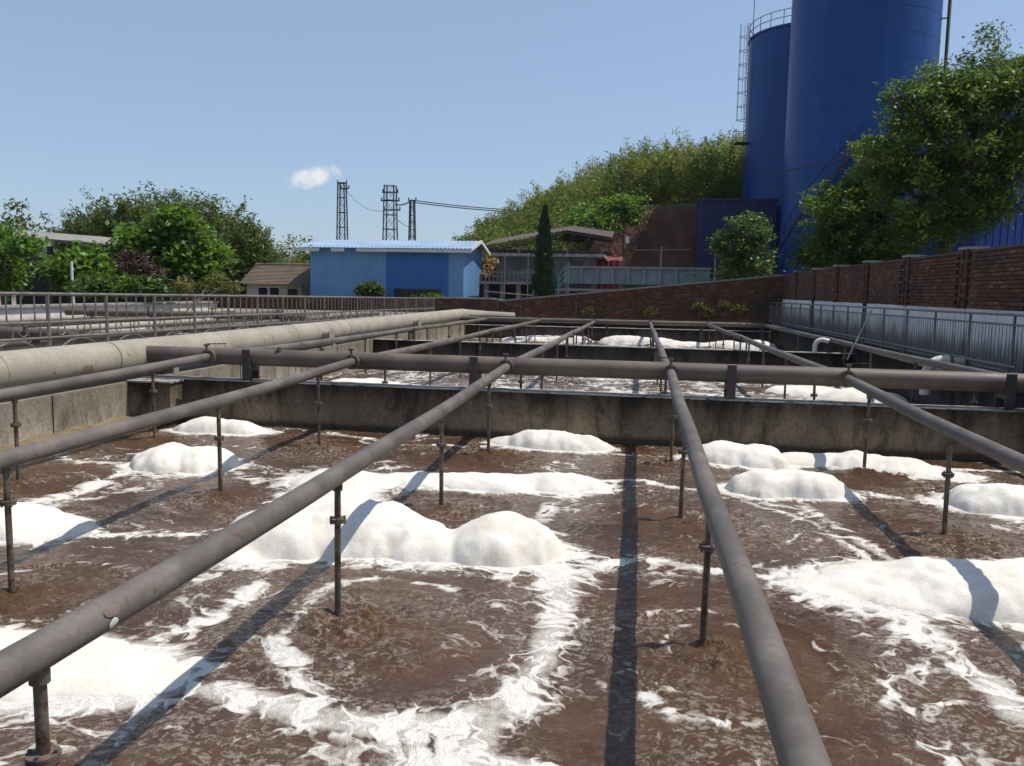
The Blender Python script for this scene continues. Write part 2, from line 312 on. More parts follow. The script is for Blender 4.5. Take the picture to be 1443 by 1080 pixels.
def foammat():
    m, t, b = nmat('thick creamy foam'); k = NT(t); p = k.geo()
    a = k.noise(p, 3.0, 6, 0.6); c = k.mix(k.smooth(a, 0.40, 0.70), (0.71, 0.68, 0.625), (0.635, 0.575, 0.48))
    v = k.n('ShaderNodeTexVoronoi', Vector=p, Scale=60.0).outputs['Distance']; v2 = k.n('ShaderNodeTexVoronoi', Vector=p, Scale=17.0).outputs['Distance']
    c = k.mix(k.smooth(v, 0.55, 0.9, 0.0, 0.25), c, (0.5, 0.44, 0.36))
    fr = k.noise(p, 48, 6, 0.7); c = k.mix(k.smooth(fr, 0.40, 0.62, 0.3, 0.0), c, (0.45, 0.40, 0.33))
    k.set(b, 'Base Color', c); b.inputs['Roughness'].default_value = 0.75
    b.inputs['Subsurface Weight'].default_value = 0.25; b.inputs['Subsurface Radius'].default_value = (0.05, 0.045, 0.04); b.inputs['Subsurface Scale'].default_value = 0.4
    h = k.math('ADD', k.math('MULTIPLY', v, -0.15), k.math('MULTIPLY', k.noise(p, 7, 8, 0.66), 2.0))
    k.set(b, 'Normal', k.bump(h, 0.2, 0.016)); return m
M['foam'] = foammat()

# ------------------------------------------------------------------ mesh helpers
def link(name, me, mat=None, parent=None):
    o = bpy.data.objects.new(name, me); COL.objects.link(o)
    if mat is not None and me is not None and not me.materials: me.materials.append(M[mat] if isinstance(mat, str) else mat)
    if parent is not None: o.parent = parent
    return o
def fastmesh(name, v, faces, n, tone=None, smooth=False, attrs=None):
    """v (N,3) array, faces (F,n) array"""
    me = bpy.data.meshes.new(name); v = np.asarray(v, np.float32); f = np.asarray(faces, np.int32).reshape(-1, n)
    me.vertices.add(len(v)); me.vertices.foreach_set('co', v.ravel())
    me.loops.add(f.size); me.loops.foreach_set('vertex_index', f.ravel())
    me.polygons.add(len(f)); me.polygons.foreach_set('loop_start', np.arange(len(f), dtype=np.int32)*n)
    me.update(calc_edges=True)
    at_ = dict(attrs or {})
    if tone is not None: at_['tone'] = tone
    for k, a in at_.items():
        A = me.attributes.new(k, 'FLOAT', 'POINT'); A.data.foreach_set('value', np.asarray(a, np.float32))
    me.polygons.foreach_set('use_smooth', np.full(len(f), smooth, bool)); me.validate(); return me
class MB:
    def __init__(s): s.v = []; s.f = []; s.t = []
    def add(s, v, f, tone=0.5):
        o = len(s.v); s.v += [tuple(x) for x in v]; s.f += [tuple(i+o for i in q) for q in f]; s.t += [tone]*len(v); return s
    def box(s, x0, x1, y0, y1, z0, z1, tone=0.5):
        v = [(x0,y0,z0),(x1,y0,z0),(x1,y1,z0),(x0,y1,z0),(x0,y0,z1),(x1,y0,z1),(x1,y1,z1),(x0,y1,z1)]
        return s.add(v, [(0,3,2,1),(4,5,6,7),(0,1,5,4),(1,2,6,5),(2,3,7,6),(3,0,4,7)], tone)
    def bar(s, a, b, w, h=None, up=(0,0,1)):
        a = Vector(a); b = Vector(b); d = (b-a).normalized(); h = h or w; up = Vector(up)
        if abs(d.dot(up)) > 0.98: up = Vector((0,1,0))
        r = d.cross(up).normalized()*w/2; u = r.normalized().cross(d)*h/2
        v = [a-r-u, a+r-u, a+r+u, a-r+u, b-r-u, b+r-u, b+r+u, b-r+u]
        return s.add(v, [(0,1,2,3),(7,6,5,4),(0,4,5,1),(1,5,6,2),(2,6,7,3),(3,7,4,0)])
    def tube(s, pts, r, n=12, cap=True):
        pts = [Vector(p) for p in pts]; rs = r if isinstance(r, (list, tuple)) else [r]*len(pts); o = len(s.v); ref = None
        for i, p in enumerate(pts):
            d = (pts[min(i+1, len(pts)-1)]-pts[max(i-1, 0)]).normalized()
            if ref is None: ref = d.orthogonal().normalized()
            ref = (ref-d*ref.dot(d)).normalized(); q = d.cross(ref)
            for k in range(n):
                a = 2*math.pi*k/n; s.v.append(tuple(p+(ref*math.cos(a)+q*math.sin(a))*rs[i])); s.t.append(0.5)
        for i in range(len(pts)-1):
            for k in range(n):
                a = o+i*n+k; b = o+i*n+(k+1) % n; s.f.append((a, b, b+n, a+n))
        if cap:
            s.f.append(tuple(o+k for k in reversed(range(n)))); e = o+(len(pts)-1)*n; s.f.append(tuple(e+k for k in range(n)))
        return s
    def disc(s, c, axis, r, th, n=16):
        c = Vector(c); a = Vector(axis).normalized()*th/2; return s.tube([c-a, c+a], r, n)
    def mesh(s, name, smooth=False):
        me = bpy.data.meshes.new(name); me.from_pydata(s.v, [], s.f); me.update()
        A = me.attributes.new('tone', 'FLOAT', 'POINT'); A.data.foreach_set('value', np.asarray(s.t, np.float32))
        if smooth:
            me.polygons.foreach_set('use_smooth', np.array([len(p.vertices) == 4 for p in me.polygons], bool))
            me.set_sharp_from_angle(angle=R_(40))
        return me
    def build(s, name, mat, parent=None, smooth=False): return link(name, s.mesh(name, smooth), mat, parent)
def tag(o, label=None, cat=None, group=None, kind=None):
    for k, v in (('label', label), ('category', cat), ('group', group), ('kind', kind)):
        if v: o[k] = v
    return o
def thing(name, label, cat, loc=(0,0,0), group=None, rz=0.0):
    o = bpy.data.objects.new(name, None); COL.objects.link(o); o.location = loc; o.rotation_euler.z = rz; o.empty_display_size = 0.2
    return tag(o, label, cat, group)
def place(mesh, name, mat, parent, loc, rot=(0,0,0), scale=None):
    o = link(name, mesh, mat, parent); o.location = loc; o.rotation_euler = rot
    if scale: o.scale = scale
    return o

# ================================================================== THE BASINS
PX = [-5.89+2.1*i for i in range(6)]             # branch pipe lines
def H1Y(x): return 10.83-0.03*x                  # header over the near dividing wall
def H2Y(x): return 32.0-0.035*x
def W2Y(x): return 21.0-0.06*x                   # second dividing wall
LX, RX = -6.92, 5.02                             # inner faces of the side walls
ROWS = [2.05, 4.55, 7.1, 9.5]
ROWS2 = [12.3, 14.9, 17.5, 19.9]
ROWS3 = [23.0, 25.6, 28.2, 30.8]

# ground sheet with the basins left open
def ground():
    xs = [-1800, -400, -60, -31.0, 7.5, 60, 400, 1800]; ys = [-1800, -400, -60, -1.6, 34.0, 60, 400, 1800]
    v = [(x, y, 0.56) for y in ys for x in xs]; n = len(xs); f = []
    for j in range(n-1):
        for i in range(n-1):
            if i == 3 and j == 3: continue
            f.append((j*n+i, j*n+i+1, (j+1)*n+i+1, (j+1)*n+i))
    me = bpy.data.meshes.new('ground'); me.from_pydata(v, [], f); return tag(link('ground', me, 'ground'), kind='structure')
ground()

# foam mounds: (label, [(x, y, rx, ry, height)...])
MOUNDS = [
 ('largest creamy foam mound, two humped, behind a drop pipe', [(-2.5,5.9,.5,.42,.33),(-2.0,6.0,.55,.42,.40),(-1.5,5.9,.42,.33,.25),(-.93,5.98,.42,.36,.36),(-2.78,5.55,.28,.22,.13)]),
 ('long low foam ridge lying behind the largest foam mound', [(-2.85,7.75,.5,.34,.2),(-2.75,7.2,.36,.45,.13),(-2.1,8.0,.5,.24,.16),(-1.4,8.05,.5,.26,.19),(-.75,8.15,.42,.28,.2)]),
 ('rounded foam mound between the thin drop pipes near the pale wall', [(-4.95,8.15,.34,.34,.30),(-4.55,8.2,.34,.32,.29)]),
 ('foam mound against the foot of the dividing wall by the pale side wall', [(-5.6,10.25,.42,.26,.24),(-5.15,10.3,.34,.24,.2)]),
 ('foam mound with a sloping tail by the middle of the dividing wall', [(-1.1,10.25,.42,.26,.27),(-.68,10.2,.32,.24,.22),(-1.45,10.3,.3,.2,.14)]),
 ('lumpy foam mound touching the dividing wall behind the oval mound', [(1.02,9.85,.36,.32,.28),(1.4,9.8,.34,.34,.28)]),
 ('stretched foam mound along the dividing wall behind a drop pipe', [(1.98,10.0,.4,.24,.17),(2.5,9.95,.4,.3,.23),(2.95,9.8,.42,.32,.2),(3.3,9.55,.3,.22,.09)]),
 ('oval foam mound crossed by the edge of a pipe shadow', [(1.25,8.35,.38,.26,.26),(1.65,8.4,.40,.27,.27)]),
 ('foam mound beyond the outermost sloping branch pipe', [(3.35,8.25,.46,.36,.3),(3.85,8.15,.45,.36,.26)]),
 ('broad white foam mound cut by a pipe shadow near the shaded bank', [(1.85,5.75,.55,.44,.16),(2.25,5.75,.5,.5,.24),(2.75,5.7,.6,.55,.27),(1.5,5.65,.42,.28,.07)]),
 ('foam mound pierced by a drop pipe beside the pale side wall', [(-4.95,5.75,.42,.36,.22),(-4.58,5.75,.34,.27,.14)]),
 ('wide flat foam patch beside the flanged drop pipe', [(-3.05,3.6,.6,.35,.14),(-2.62,3.6,.42,.27,.08),(-3.6,3.5,.5,.4,.18)]),
]
def mound_h(x, y, parts, seed):
    wx = x+0.13*(fbm(x*2.2, y*2.2, seed, 3)-.5)*2; wy = y+0.11*(fbm(x*2.2+9, y*2.2, seed+3, 3)-.5)*2
    wx = wx+.022*(fbm(x*9, y*9, seed+21, 3)-.5)*2; wy = wy+.022*(fbm(x*9+5, y*9, seed+23, 3)-.5)*2
    acc = np.zeros_like(x)
    for (cx_, cy_, a, b, h) in parts:
        q = ((wx-cx_)/a)**2+((wy-cy_)/b)**2
        acc = np.maximum(acc, 0)+0 if False else np.logaddexp(acc*28, np.where(q < 1.6, h*np.sqrt(np.clip(1-q*.78, 0, 1)), 0)*28)/28
    acc = acc-np.log(len(parts)+1)/28
    l = fbm(x*3.6, y*3.6, seed+5, 3)-.5
    return acc+0.085*l*np.clip(acc*6, 0, 1)+0.016*(fbm(x*8, y*8, seed+8, 4, .6)-.5)*2*np.clip(acc*8, 0, 1)+.02*(fbm(x*5, y*5, seed+15, 3)-.45)*np.clip(acc*14, 0, 1)
def make_mound(label, parts, seed, res=0.022, group='foam mounds on the near basin'):
    x0 = min(p[0]-p[2] for p in parts)-.25; x1 = max(p[0]+p[2] for p in parts)+.25
    y0 = min(p[1]-p[3] for p in parts)-.25; y1 = max(p[1]+p[3] for p in parts)+.25
    nx = int((x1-x0)/res); ny = int((y1-y0)/res)
    X, Y = np.meshgrid(np.linspace(x0, x1, nx), np.linspace(y0, y1, ny)); h = mound_h(X, Y, parts, seed)
    Z = np.where(h > 0.004, h*.88, -0.03); keep = h > 0.004
    # spread the sides outwards a little so that they bulge over the water
    cxm = sum(p[0] for p in parts)/len(parts); cym = sum(p[1] for p in parts)/len(parts)
    idx = np.arange(nx*ny).reshape(ny, nx)
    q = np.stack([idx[:-1,:-1], idx[:-1,1:], idx[1:,1:], idx[1:,:-1]], -1).reshape(-1, 4)
    kf = keep.ravel()[q].any(1); q = q[kf]; used = np.unique(q); remap = -np.ones(nx*ny, int); remap[used] = np.arange(len(used))
    V = np.stack([X.ravel()-cxm, Y.ravel()-cym, Z.ravel()], 1)[used]
    me = fastmesh('foam_mound', V, remap[q], 4, smooth=True); o = link('foam_mound', me, 'foam'); o.location = (cxm, cym, 0)
    return tag(o, label, 'foam', group)
for i, (lb, ps) in enumerate(MOUNDS): make_mound(lb, ps, 40+i*11)

STREAKS = [  # foam drifts seen on the water: pixel polylines with a half width in metres and weight
 ([(770,760),(790,850),(770,920),(740,960),(660,1000)], .20, .95),
 ([(600,1075),(680,1030),(720,960),(640,1010),(520,1010),(420,1000),(300,980),(180,950)], .17, .9),
 ([(60,975),(180,945),(260,930)], .24, .9), ([(640,1060),(740,1075)], .14, .8),
 ([(400,800),(330,840),(250,890),(190,920)], .12, .75),
 ([(80,760),(200,755),(300,757),(420,748)], .10, .7), ([(30,720),(110,695),(180,668)], .09, .75), ([(300,660),(420,690),(460,660)], .12, .6),
 ([(90,650),(165,655)], .1, .75), ([(760,770),(830,800),(900,790),(1000,805),(1100,820),(1210,835)], .09, .85),
 ([(1010,690),(1090,720),(1150,740),(1220,790)], .08, .7), ([(1120,700),(1180,745),(1250,790)], .1, .7),
 ([(1240,850),(1290,880),(1330,920),(1400,960),(1443,1010)], .16, .9), ([(1270,990),(1250,930),(1280,880)], .06, .7),
 ([(1190,690),(1280,705),(1345,700)], .08, .75), ([(830,680),(900,678),(980,690)], .09, .8), ([(780,650),(790,690),(760,740)], .12, .6),
 ([(900,960),(960,1000),(1040,1015),(1080,1015)], .06, .55), ([(400,905),(420,960),(470,980)], .10, .75), ([(440,790),(700,815),(790,800)], .08, .6),
 ([(430,890),(480,830),(560,815),(640,830)], .06, .5), ([(650,880),(700,900),(690,850)], .08, .5), ([(1290,1010),(1370,990)], .05, .6), ([(1320,700),(1443,735)], .1, .6),
 ([(460,610),(560,625),(690,630)], .1, .6), ([(860,640),(960,645)], .1, .5), ([(1060,640),(1340,665),(1443,665)], .1, .6),
]
SW = []
for pl, hw, wt in STREAKS:
    q = [onz(px, py, 0) for px, py in pl]; SW.append((q, hw, wt))
def water_sheet(x0, x1, yf0, yf1, nx, ny, drops, seed, base, amp, near=False):
    u = np.linspace(0, 1, nx); tt = np.linspace(0, 1, ny)
    if near: tt = tt**1.5
    X = x0+(x1-x0)*u[None, :]+np.zeros((ny, 1)); Y0 = yf0(X); Y1 = yf1(X); Y = Y0+(Y1-Y0)*tt[:, None]
    wx = X+0.45*(fbm(X*1.1, Y*1.1, seed)-.5)*2; wy = Y+0.45*(fbm(X*1.1+7, Y*1.1, seed+2)-.5)*2
    d = np.stack([np.hypot(wx-a, (wy-b)*.85) for a, b in drops]); ds = np.sort(d, 0); edge = ds[1]-ds[0]; near_d = np.stack([np.hypot(X-a-.1, Y-b+.12) for a, b in drops]).min(0)
    foam = base+0.30*np.exp(-(edge/.34)**2)*sstep(.35, .65, fbm(X*.9, Y*.9, seed+9)*1.15)
    foam = foam-0.22*np.exp(-(near_d/.45)**2)
    ring = np.exp(-((near_d-.62-.12*(fbm(X*3, Y*3, seed+4)-.5))/.07)**2); foam = foam+.10*ring
    boil = np.exp(-(near_d/.36)**2)*(.35+.9*vnoise(X*.5, Y*.45, seed+66))+.3*ring
    Z = amp*((fbm(X*2.6, Y*2.6, seed+20, 4)-.5)*2*.6+(fbm(X*9, Y*9, seed+30, 3)-.5)*2*.35)
    lump = fbm(X*13, Y*13, seed+40, 3)-.35; jit = .4+1.5*vnoise(X*.45+.3, Y*.4, seed+61)
    ph = near_d/.24+1.5*fbm(X*1.4, Y*1.4, seed+55, 3); df = np.abs(ph-np.round(ph))
    foam = foam+.40*np.exp(-(df/.11)**2)*sstep(.44, .60, fbm(X*1.9, Y*1.9, seed+58, 3))*np.exp(-near_d*.55)
    Z = Z+jit*np.exp(-(near_d/.34)**2)*(.014+.085*lump+.05*np.abs(fbm(X*6, Y*6, seed+44, 3)-.5))+.012*ring+.011*np.sin(near_d*26+5*fbm(X*1.5, Y*1.5, seed+50))*np.exp(-near_d*1.7)
    if near:
        for q, hw, wt in SW:
            best = np.full_like(X, 9.)
            for a, b in zip(q[:-1], q[1:]):
                ax, ay, bx, by = a.x, a.y, b.x, b.y; L2 = (bx-ax)**2+(by-ay)**2
                s_ = np.clip(((wx*.35+X*.65-ax)*(bx-ax)+(wy*.35+Y*.65-ay)*(by-ay))/L2, 0, 1)
                best = np.minimum(best, np.hypot(wx*.35+X*.65-ax-s_*(bx-ax), wy*.35+Y*.65-ay-s_*(by-ay)))
            tx = fbm(wx*2.3, wy*2.3, 71, 4); foam = np.maximum(foam, wt*(.84+.6*(tx-.3))*np.exp(-(best/(hw*.95))**2))
        for i, (lb, ps) in enumerate(MOUNDS):
            dd = np.stack([np.sqrt(((X-a)/(ra+.12))**2+((Y-b)/(rb+.12))**2) for a, b, ra, rb, h in ps]).min(0)
            foam = np.maximum(foam, 1.0-np.clip((dd-.85)*2.3, 0, 1)*.9*(1.0)); Z = Z*np.clip(dd*.8, .2, 1)
    Z = Z+.012*np.clip(foam-.3, 0, 1)
    n_ = np.arange(nx*ny).reshape(ny, nx); q = np.stack([n_[:-1,:-1], n_[:-1,1:], n_[1:,1:], n_[1:,:-1]], -1).reshape(-1, 4)
    me = fastmesh('water', np.stack([X.ravel(), Y.ravel(), Z.ravel()], 1), q, 4, smooth=True, attrs={'foam': np.clip(foam, 0, 1.1).ravel(), 'boil': np.clip(boil, 0, 1).ravel()})
    return tag(link('water', me, 'water'), kind='structure')
D1 = [(x, y) for x in PX for y in ROWS]
water_sheet(LX-.05, RX+.05, lambda x: 0*x+1.0, lambda x: H1Y(x)-.15, 470, 560, D1, 3, .08, .013, True)
water_sheet(LX-.05, RX+.05, lambda x: H1Y(x)+.12, lambda x: W2Y(x)-.12, 200, 190, [(x, y) for x in PX for y in ROWS2], 91, .30, .02)
water_sheet(LX-.05, RX+.05, lambda x: W2Y(x)+.12, lambda x: 0*x+33.1, 120, 140, [(x, y) for x in PX for y in ROWS3], 151, .30, .02)
# foam drifts in the two farther basins
for i, (lb, ps) in enumerate([
 ('foam drift floating along the far wall beyond the cross pipe', [(-.5,31.9,.9,.5,.4),(.6,31.8,.9,.5,.34),(1.6,31.6,.9,.45,.22)]),
 ('low foam drift beside the middle of the far wall', [(-3.6,32.2,.9,.4,.3),(-2.6,32.1,.8,.4,.34),(-4.6,32.4,.7,.4,.2)]),
 ('foam drift in the far basin by the fenced bank', [(3.2,31.0,.6,.5,.34),(4.1,30.6,.7,.5,.4),(2.5,31.2,.6,.4,.2)]),
 ('foam bank behind the cross pipe on the second basin', [(1.4,19.8,.7,.4,.2),(.4,19.9,.8,.4,.16),(-.6,19.9,.7,.4,.2)]),
 ('foam bank on the second basin by the pale side wall', [(-5.2,15.4,.7,.5,.25),(-4.3,14.8,.7,.5,.22)]),
 ('foam bank on the second basin beside the fenced bank', [(3.4,17.2,.8,.5,.2),(4.2,16.5,.7,.6,.25)]),
 ('small foam bank just behind the dividing wall', [(-2.2,12.9,.7,.3,.12),(-1.2,13.4,.7,.3,.12)])]):
    make_mound(lb, ps, 400+i*7, 0.05, 'foam on the farther basins')

# dividing walls and side walls
def skew_wall(name, label, yf, half, z0, z1, mat, x0=LX, x1=RX, rim=True):
    t = thing(name, label, 'basin wall'); n = 24; mb = MB(); rm = MB(); xs = [x0+(x1-x0)*i/n for i in range(n+1)]
    V = []
    for x in xs: V += [(x, yf(x)-half, z0), (x, yf(x)+half, z0), (x, yf(x)+half, z1), (x, yf(x)-half, z1)]
    F = []
    for i in range(n):
        a = i*4; b = a+4; F += [(a, b, b+3, a+3), (a+1, a+2, b+2, b+1), (a+3, b+3, b+2, a+2)]
    mb.add(V, F).build('wall_body', mat, t)
    if rim:                                            # worn cement rim, slightly uneven
        V = []; F = []
        for i, x in enumerate(xs):
            j = 0.006*math.sin(i*2.1)+0.004*math.sin(i*5.3); V += [(x, yf(x)-half-.004+j, z1+.002), (x, yf(x)-half-.004+j, z1+.016+j*.5), (x, yf(x)+half+.006, z1+.016+j*.5), (x, yf(x)+half+.006, z1+.002)]
        for i in range(n): a = i*4; b = a+4; F += [(a, b, b+1, a+1), (a+1, b+1, b+2, a+2), (a+2, b+2, b+3, a+3), (a+3, b+3, b, a)]
        rm.add(V, F).build('rim', 'conc_top', t)
    return t
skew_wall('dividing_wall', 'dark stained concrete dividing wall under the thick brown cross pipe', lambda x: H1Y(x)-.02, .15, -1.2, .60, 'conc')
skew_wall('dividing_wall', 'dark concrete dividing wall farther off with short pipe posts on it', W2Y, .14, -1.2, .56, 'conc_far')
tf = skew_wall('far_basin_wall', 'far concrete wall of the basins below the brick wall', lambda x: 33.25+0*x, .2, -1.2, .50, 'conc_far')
MB().box(LX, RX, 33.5, 33.9, .3, .86).build('upper_step', 'conc_far', tf)
t = thing('side_wall', 'pale sunlit concrete side wall carrying the thick air duct', 'basin wall')
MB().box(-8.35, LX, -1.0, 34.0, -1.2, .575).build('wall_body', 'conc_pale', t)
for y in [1.8+2.4*i for i in range(13)]: MB().box(LX-.02, LX+.008, y, y+.015, .0, .57).build('joint', 'conc_far', t)
# slimy launder ledge at the foot of the pale wall
lb_ = MB(); ys = np.linspace(1.1, 10.55, 90); V = []; F = []
for i, y in enumerate(ys):
    wv_ = .42+.05*math.sin(i*1.7)+.04*math.sin(i*.63); zz = .055+.012*math.sin(i*2.3); V += [(LX-.01, y, -.3), (LX-.01, y, .13+.02*math.sin(i*.9)), (LX+wv_*.55, y, zz+.03), (LX+wv_, y, zz), (LX+wv_+.02, y, -.3)]
for i in range(len(ys)-1):
    a = i*5; b = a+5; F += [(a+1, a+2, b+2, b+1), (a+2, a+3, b+3, b+2), (a+3, a+4, b+4, b+3)]
lb_.add(V, F).build('ledge', 'ledge', t, True)
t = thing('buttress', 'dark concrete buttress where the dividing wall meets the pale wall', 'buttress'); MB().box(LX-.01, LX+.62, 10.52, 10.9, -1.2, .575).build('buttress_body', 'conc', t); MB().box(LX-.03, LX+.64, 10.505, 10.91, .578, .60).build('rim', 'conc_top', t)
t = thing('side_wall', 'shaded concrete side wall below the fenced walkway', 'basin wall')
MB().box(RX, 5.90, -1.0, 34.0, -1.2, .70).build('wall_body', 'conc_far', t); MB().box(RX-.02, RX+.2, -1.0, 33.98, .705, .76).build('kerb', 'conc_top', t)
t = thing('near_walkway', 'concrete walkway at the near end of the basins', 'walkway'); MB().box(LX, RX, -1.6, 1.02, -1.2, .57).build('slab', 'conc_top', t)

# ------------------------------------------------------------------ pipework
def ring_flange(mb, c, axis, r, th, bolts=6, br=.012, n=18):
    c = Vector(c); a = Vector(axis).normalized(); mb.disc(c-a*(th*.62), a, r, th, n); mb.disc(c+a*(th*.62), a, r, th, n)
    u = a.orthogonal().normalized(); q = a.cross(u)
    for i in range(bolts):
        an = 2*math.pi*(i+.5)/bolts; p = c+(u*math.cos(an)+q*math.sin(an))*r*.8; mb.tube([p-a*th*2.0, p+a*th*2.0], br, 6)
DROP = {}
def drop_meshes(key, L, r):
    if key in DROP: return DROP[key]
    pipe = MB().tube([(0,0,0), (.004,0,-L*.5), (0,.003,-L)], r, 12).disc((0,0,-.015), (0,0,1), r*1.55, .05, 12).mesh('drop_pipe', True)
    fl = MB(); ring_flange(fl, (0,0,0), (0,0,1), r*2.5, .012, 4, r*.34, 16); DROP[key] = (pipe, fl.mesh('flange', True)); return DROP[key]
ORD = ['first', 'second', 'third', 'fourth', 'fifth', 'sixth']
def zpipe(i, y):                                     # near branches sag slightly towards the walkway
    tt_ = (y-1.0)/(10.8-1.0); return .865+(.93-.865)*tt_-.045*math.sin(math.pi*min(1, max(0, tt_)))
rnd = random.Random(3)
FLZ = {(2, 2.05): -.27}
for i, x in enumerate(PX):
    y1 = H1Y(x)-.20; t = thing('branch_pipe', f'grey branch air pipe over the near basin, {ORD[i]} from the thick duct', 'pipe', (0,0,0), 'branch pipes over the near basin')
    pts = [(x+.006*math.sin(k*1.3+i), .2+(y1-.2)*k/14, zpipe(i, .2+(y1-.2)*k/14)) for k in range(15)]
    MB().tube(pts, .057, 20).build('pipe', 'pipe', t, True)
    c = MB(); ring_flange(c, (x, y1+.03, .93), (0,1,0), .098, .018, 8, .011); fo_ = c.build('flange', 'flange', t, True)
    MB().tube([(x, y1, .93), (x, H1Y(x)-.08, .93)], .06, 16).build('stub', 'header', t, True)
    if i == 1:
        pass
    for y in ROWS:
        if i == 5 and y > 3: pass
        yy = y+rnd.uniform(-.05, .05); zt = zpipe(i, yy)-.05; pm, fm = drop_meshes('n', 1.45, .019 if True else 0)
        d = place(pm, 'drop_pipe', 'drop', t, (x, yy, zt), (rnd.uniform(-.012,.012), rnd.uniform(-.012,.012), rnd.uniform(0, 6)))
        place(fm, 'flange', 'flange', d, (0, 0, FLZ.get((i, y), -.28+rnd.uniform(-.08, .08))))
    # painted mark on the pipe
t_mark = [o for o in bpy.data.objects if o.get('label', '').startswith('grey branch air pipe over the near basin, third')][0]
p = onz(118, 880, .9)
def patch(y0, y1, a0, a1, mat):
    V = []; F = []; n = 8
    for j in range(5):
        y = y0+(y1-y0)*j/4
        for k in range(n+1): sq = math.sin(math.pi*(j+.5)/5); a = (a0+a1)/2+(a1-a0)/2*(2*k/n-1)*sq; V.append((PX[2]+.0578*math.cos(a), y, zpipe(2, y)+.0578*math.sin(a)))
    for j in range(4):
        for k in range(n): q = j*(n+1)+k; F.append((q, q+1, q+n+2, q+n+1))
    return MB().add(V, F).build('paint_mark', mat, t_mark, True)
patch(2.33, 2.41, R_(8), R_(48), paint('worn red paint', (0.15, 0.095, 0.08), (0.17, 0.13, 0.115), 30, 0.6, 0.2)); patch(2.345, 2.39, R_(-34), R_(6), 'white')
for i, x in enumerate(PX):
    ya = H1Y(x)+.18; yb = H2Y(x)-.1; t = thing('branch_pipe', f'grey branch air pipe over the farther basins, {ORD[i]} from the thick duct', 'pipe', (0,0,0), 'branch pipes over the farther basins')
    zz = lambda y: .93-(.93-.79)*(y-ya)/(yb-ya)-.02*abs(math.sin(math.pi*2*(y-ya)/(yb-ya)))
    MB().tube([(x+.01*math.sin(k+i), ya+(yb-ya)*k/20, zz(ya+(yb-ya)*k/20)) for k in range(21)], .057, 14).build('pipe', 'pipe', t, True)
    c = MB(); ring_flange(c, (x, ya, .93), (0,1,0), .098, .018, 8, .011); c.build('flange', 'flange', t, True)
    pm, fm = drop_meshes('f', 1.45, .019)
    for y in ROWS2+ROWS3:
        yy = y+rnd.uniform(-.15, .15); d = place(pm, 'drop_pipe', 'drop', t, (x, yy, zz(yy)-.05), (rnd.uniform(-.02,.02), rnd.uniform(-.02,.02), 0)); place(fm, 'flange', 'flange', d, (0, 0, -.36+rnd.uniform(-.08,.08)))
    if i < 5:
        yw = W2Y(x); MB().box(x-.085, x-.06, yw-.06, yw+.06, .58, zz(yw)+.03).box(x+.06, x+.085, yw-.06, yw+.06, .58, zz(yw)+.03).box(x-.06, x+.06, yw-.05, yw+.05, zz(yw)-.1, zz(yw)-.062).build('support_post', 'steel_dark', t)
# header 1
t = thing('header_pipe', 'thick brown cross pipe feeding the branches above the dividing wall', 'pipe')
MB().tube([(x, H1Y(x), .93) for x in np.linspace(-6.95, 5.7, 30)], .116, 28).build('pipe', 'header', t, True)
for i, x in enumerate(PX):
    tee = MB().tube([(x, H1Y(x)-.19, .93), (x, H1Y(x)+.17, .93)], .062, 16); tee.build('tee', 'header', t, True)
    v_ = MB(); ring_flange(v_, (x, H1Y(x)-.205, .93), (0,1,0), .1, .014, 8, .011); v_.tube([(x, H1Y(x)-.23, 1.0), (x, H1Y(x)-.23, 1.1)], .016, 8); v_.box(x-.03, x+.03, H1Y(x)-.255, H1Y(x)-.2, 1.085, 1.11)
    vo_ = v_.build('valve', 'flange', t, True)
    if i in (0, 3, 4): MB().bar((x, H1Y(x)-.225, 1.115), (x+(-.22 if i == 3 else .26), H1Y(x)-.17, 1.12), .022, .012).build('lever', 'steel_dark', vo_)
for x in (-5.35, -2.13, 1.16, 4.35):
    p_ = MB(); y = H1Y(x); p_.box(x-.055, x+.055, y-.155, y-.125, .58, 1.045).box(x+.04, x+.055, y-.125, y-.09, .58, .98).box(x-.055, x+.055, y+.125, y+.155, .58, 1.02).box(x-.05, x+.05, y-.12, y+.12, .74, .80).build('support_post', 'steel_dark', t)
MB().tube([(-4.9, H1Y(-4.9)-.05, 1.03), (-4.9, H1Y(-4.9)-.05, 1.085)], .035, 10).build('gauge_boss', 'flange', t, True)
# header 2
t = thing('header_pipe', 'thinner cross pipe at the far end in front of the brick wall', 'pipe')
MB().tube([(x, H2Y(x), .79) for x in np.linspace(-7.2, 4.7, 16)], .088, 16).build('pipe', 'header', t, True)
for x in PX: c = MB(); ring_flange(c, (x, H2Y(x)-.12, .79), (0,1,0), .09, .02, 6, .012, 12); c.build('flange', 'flange', t, True)
for x in (-4.8, -1.2, 2.3, 4.5): MB().bar((x, H2Y(x), -1), (x, H2Y(x), .8), .1).build('support_post', 'steel_dark', t)
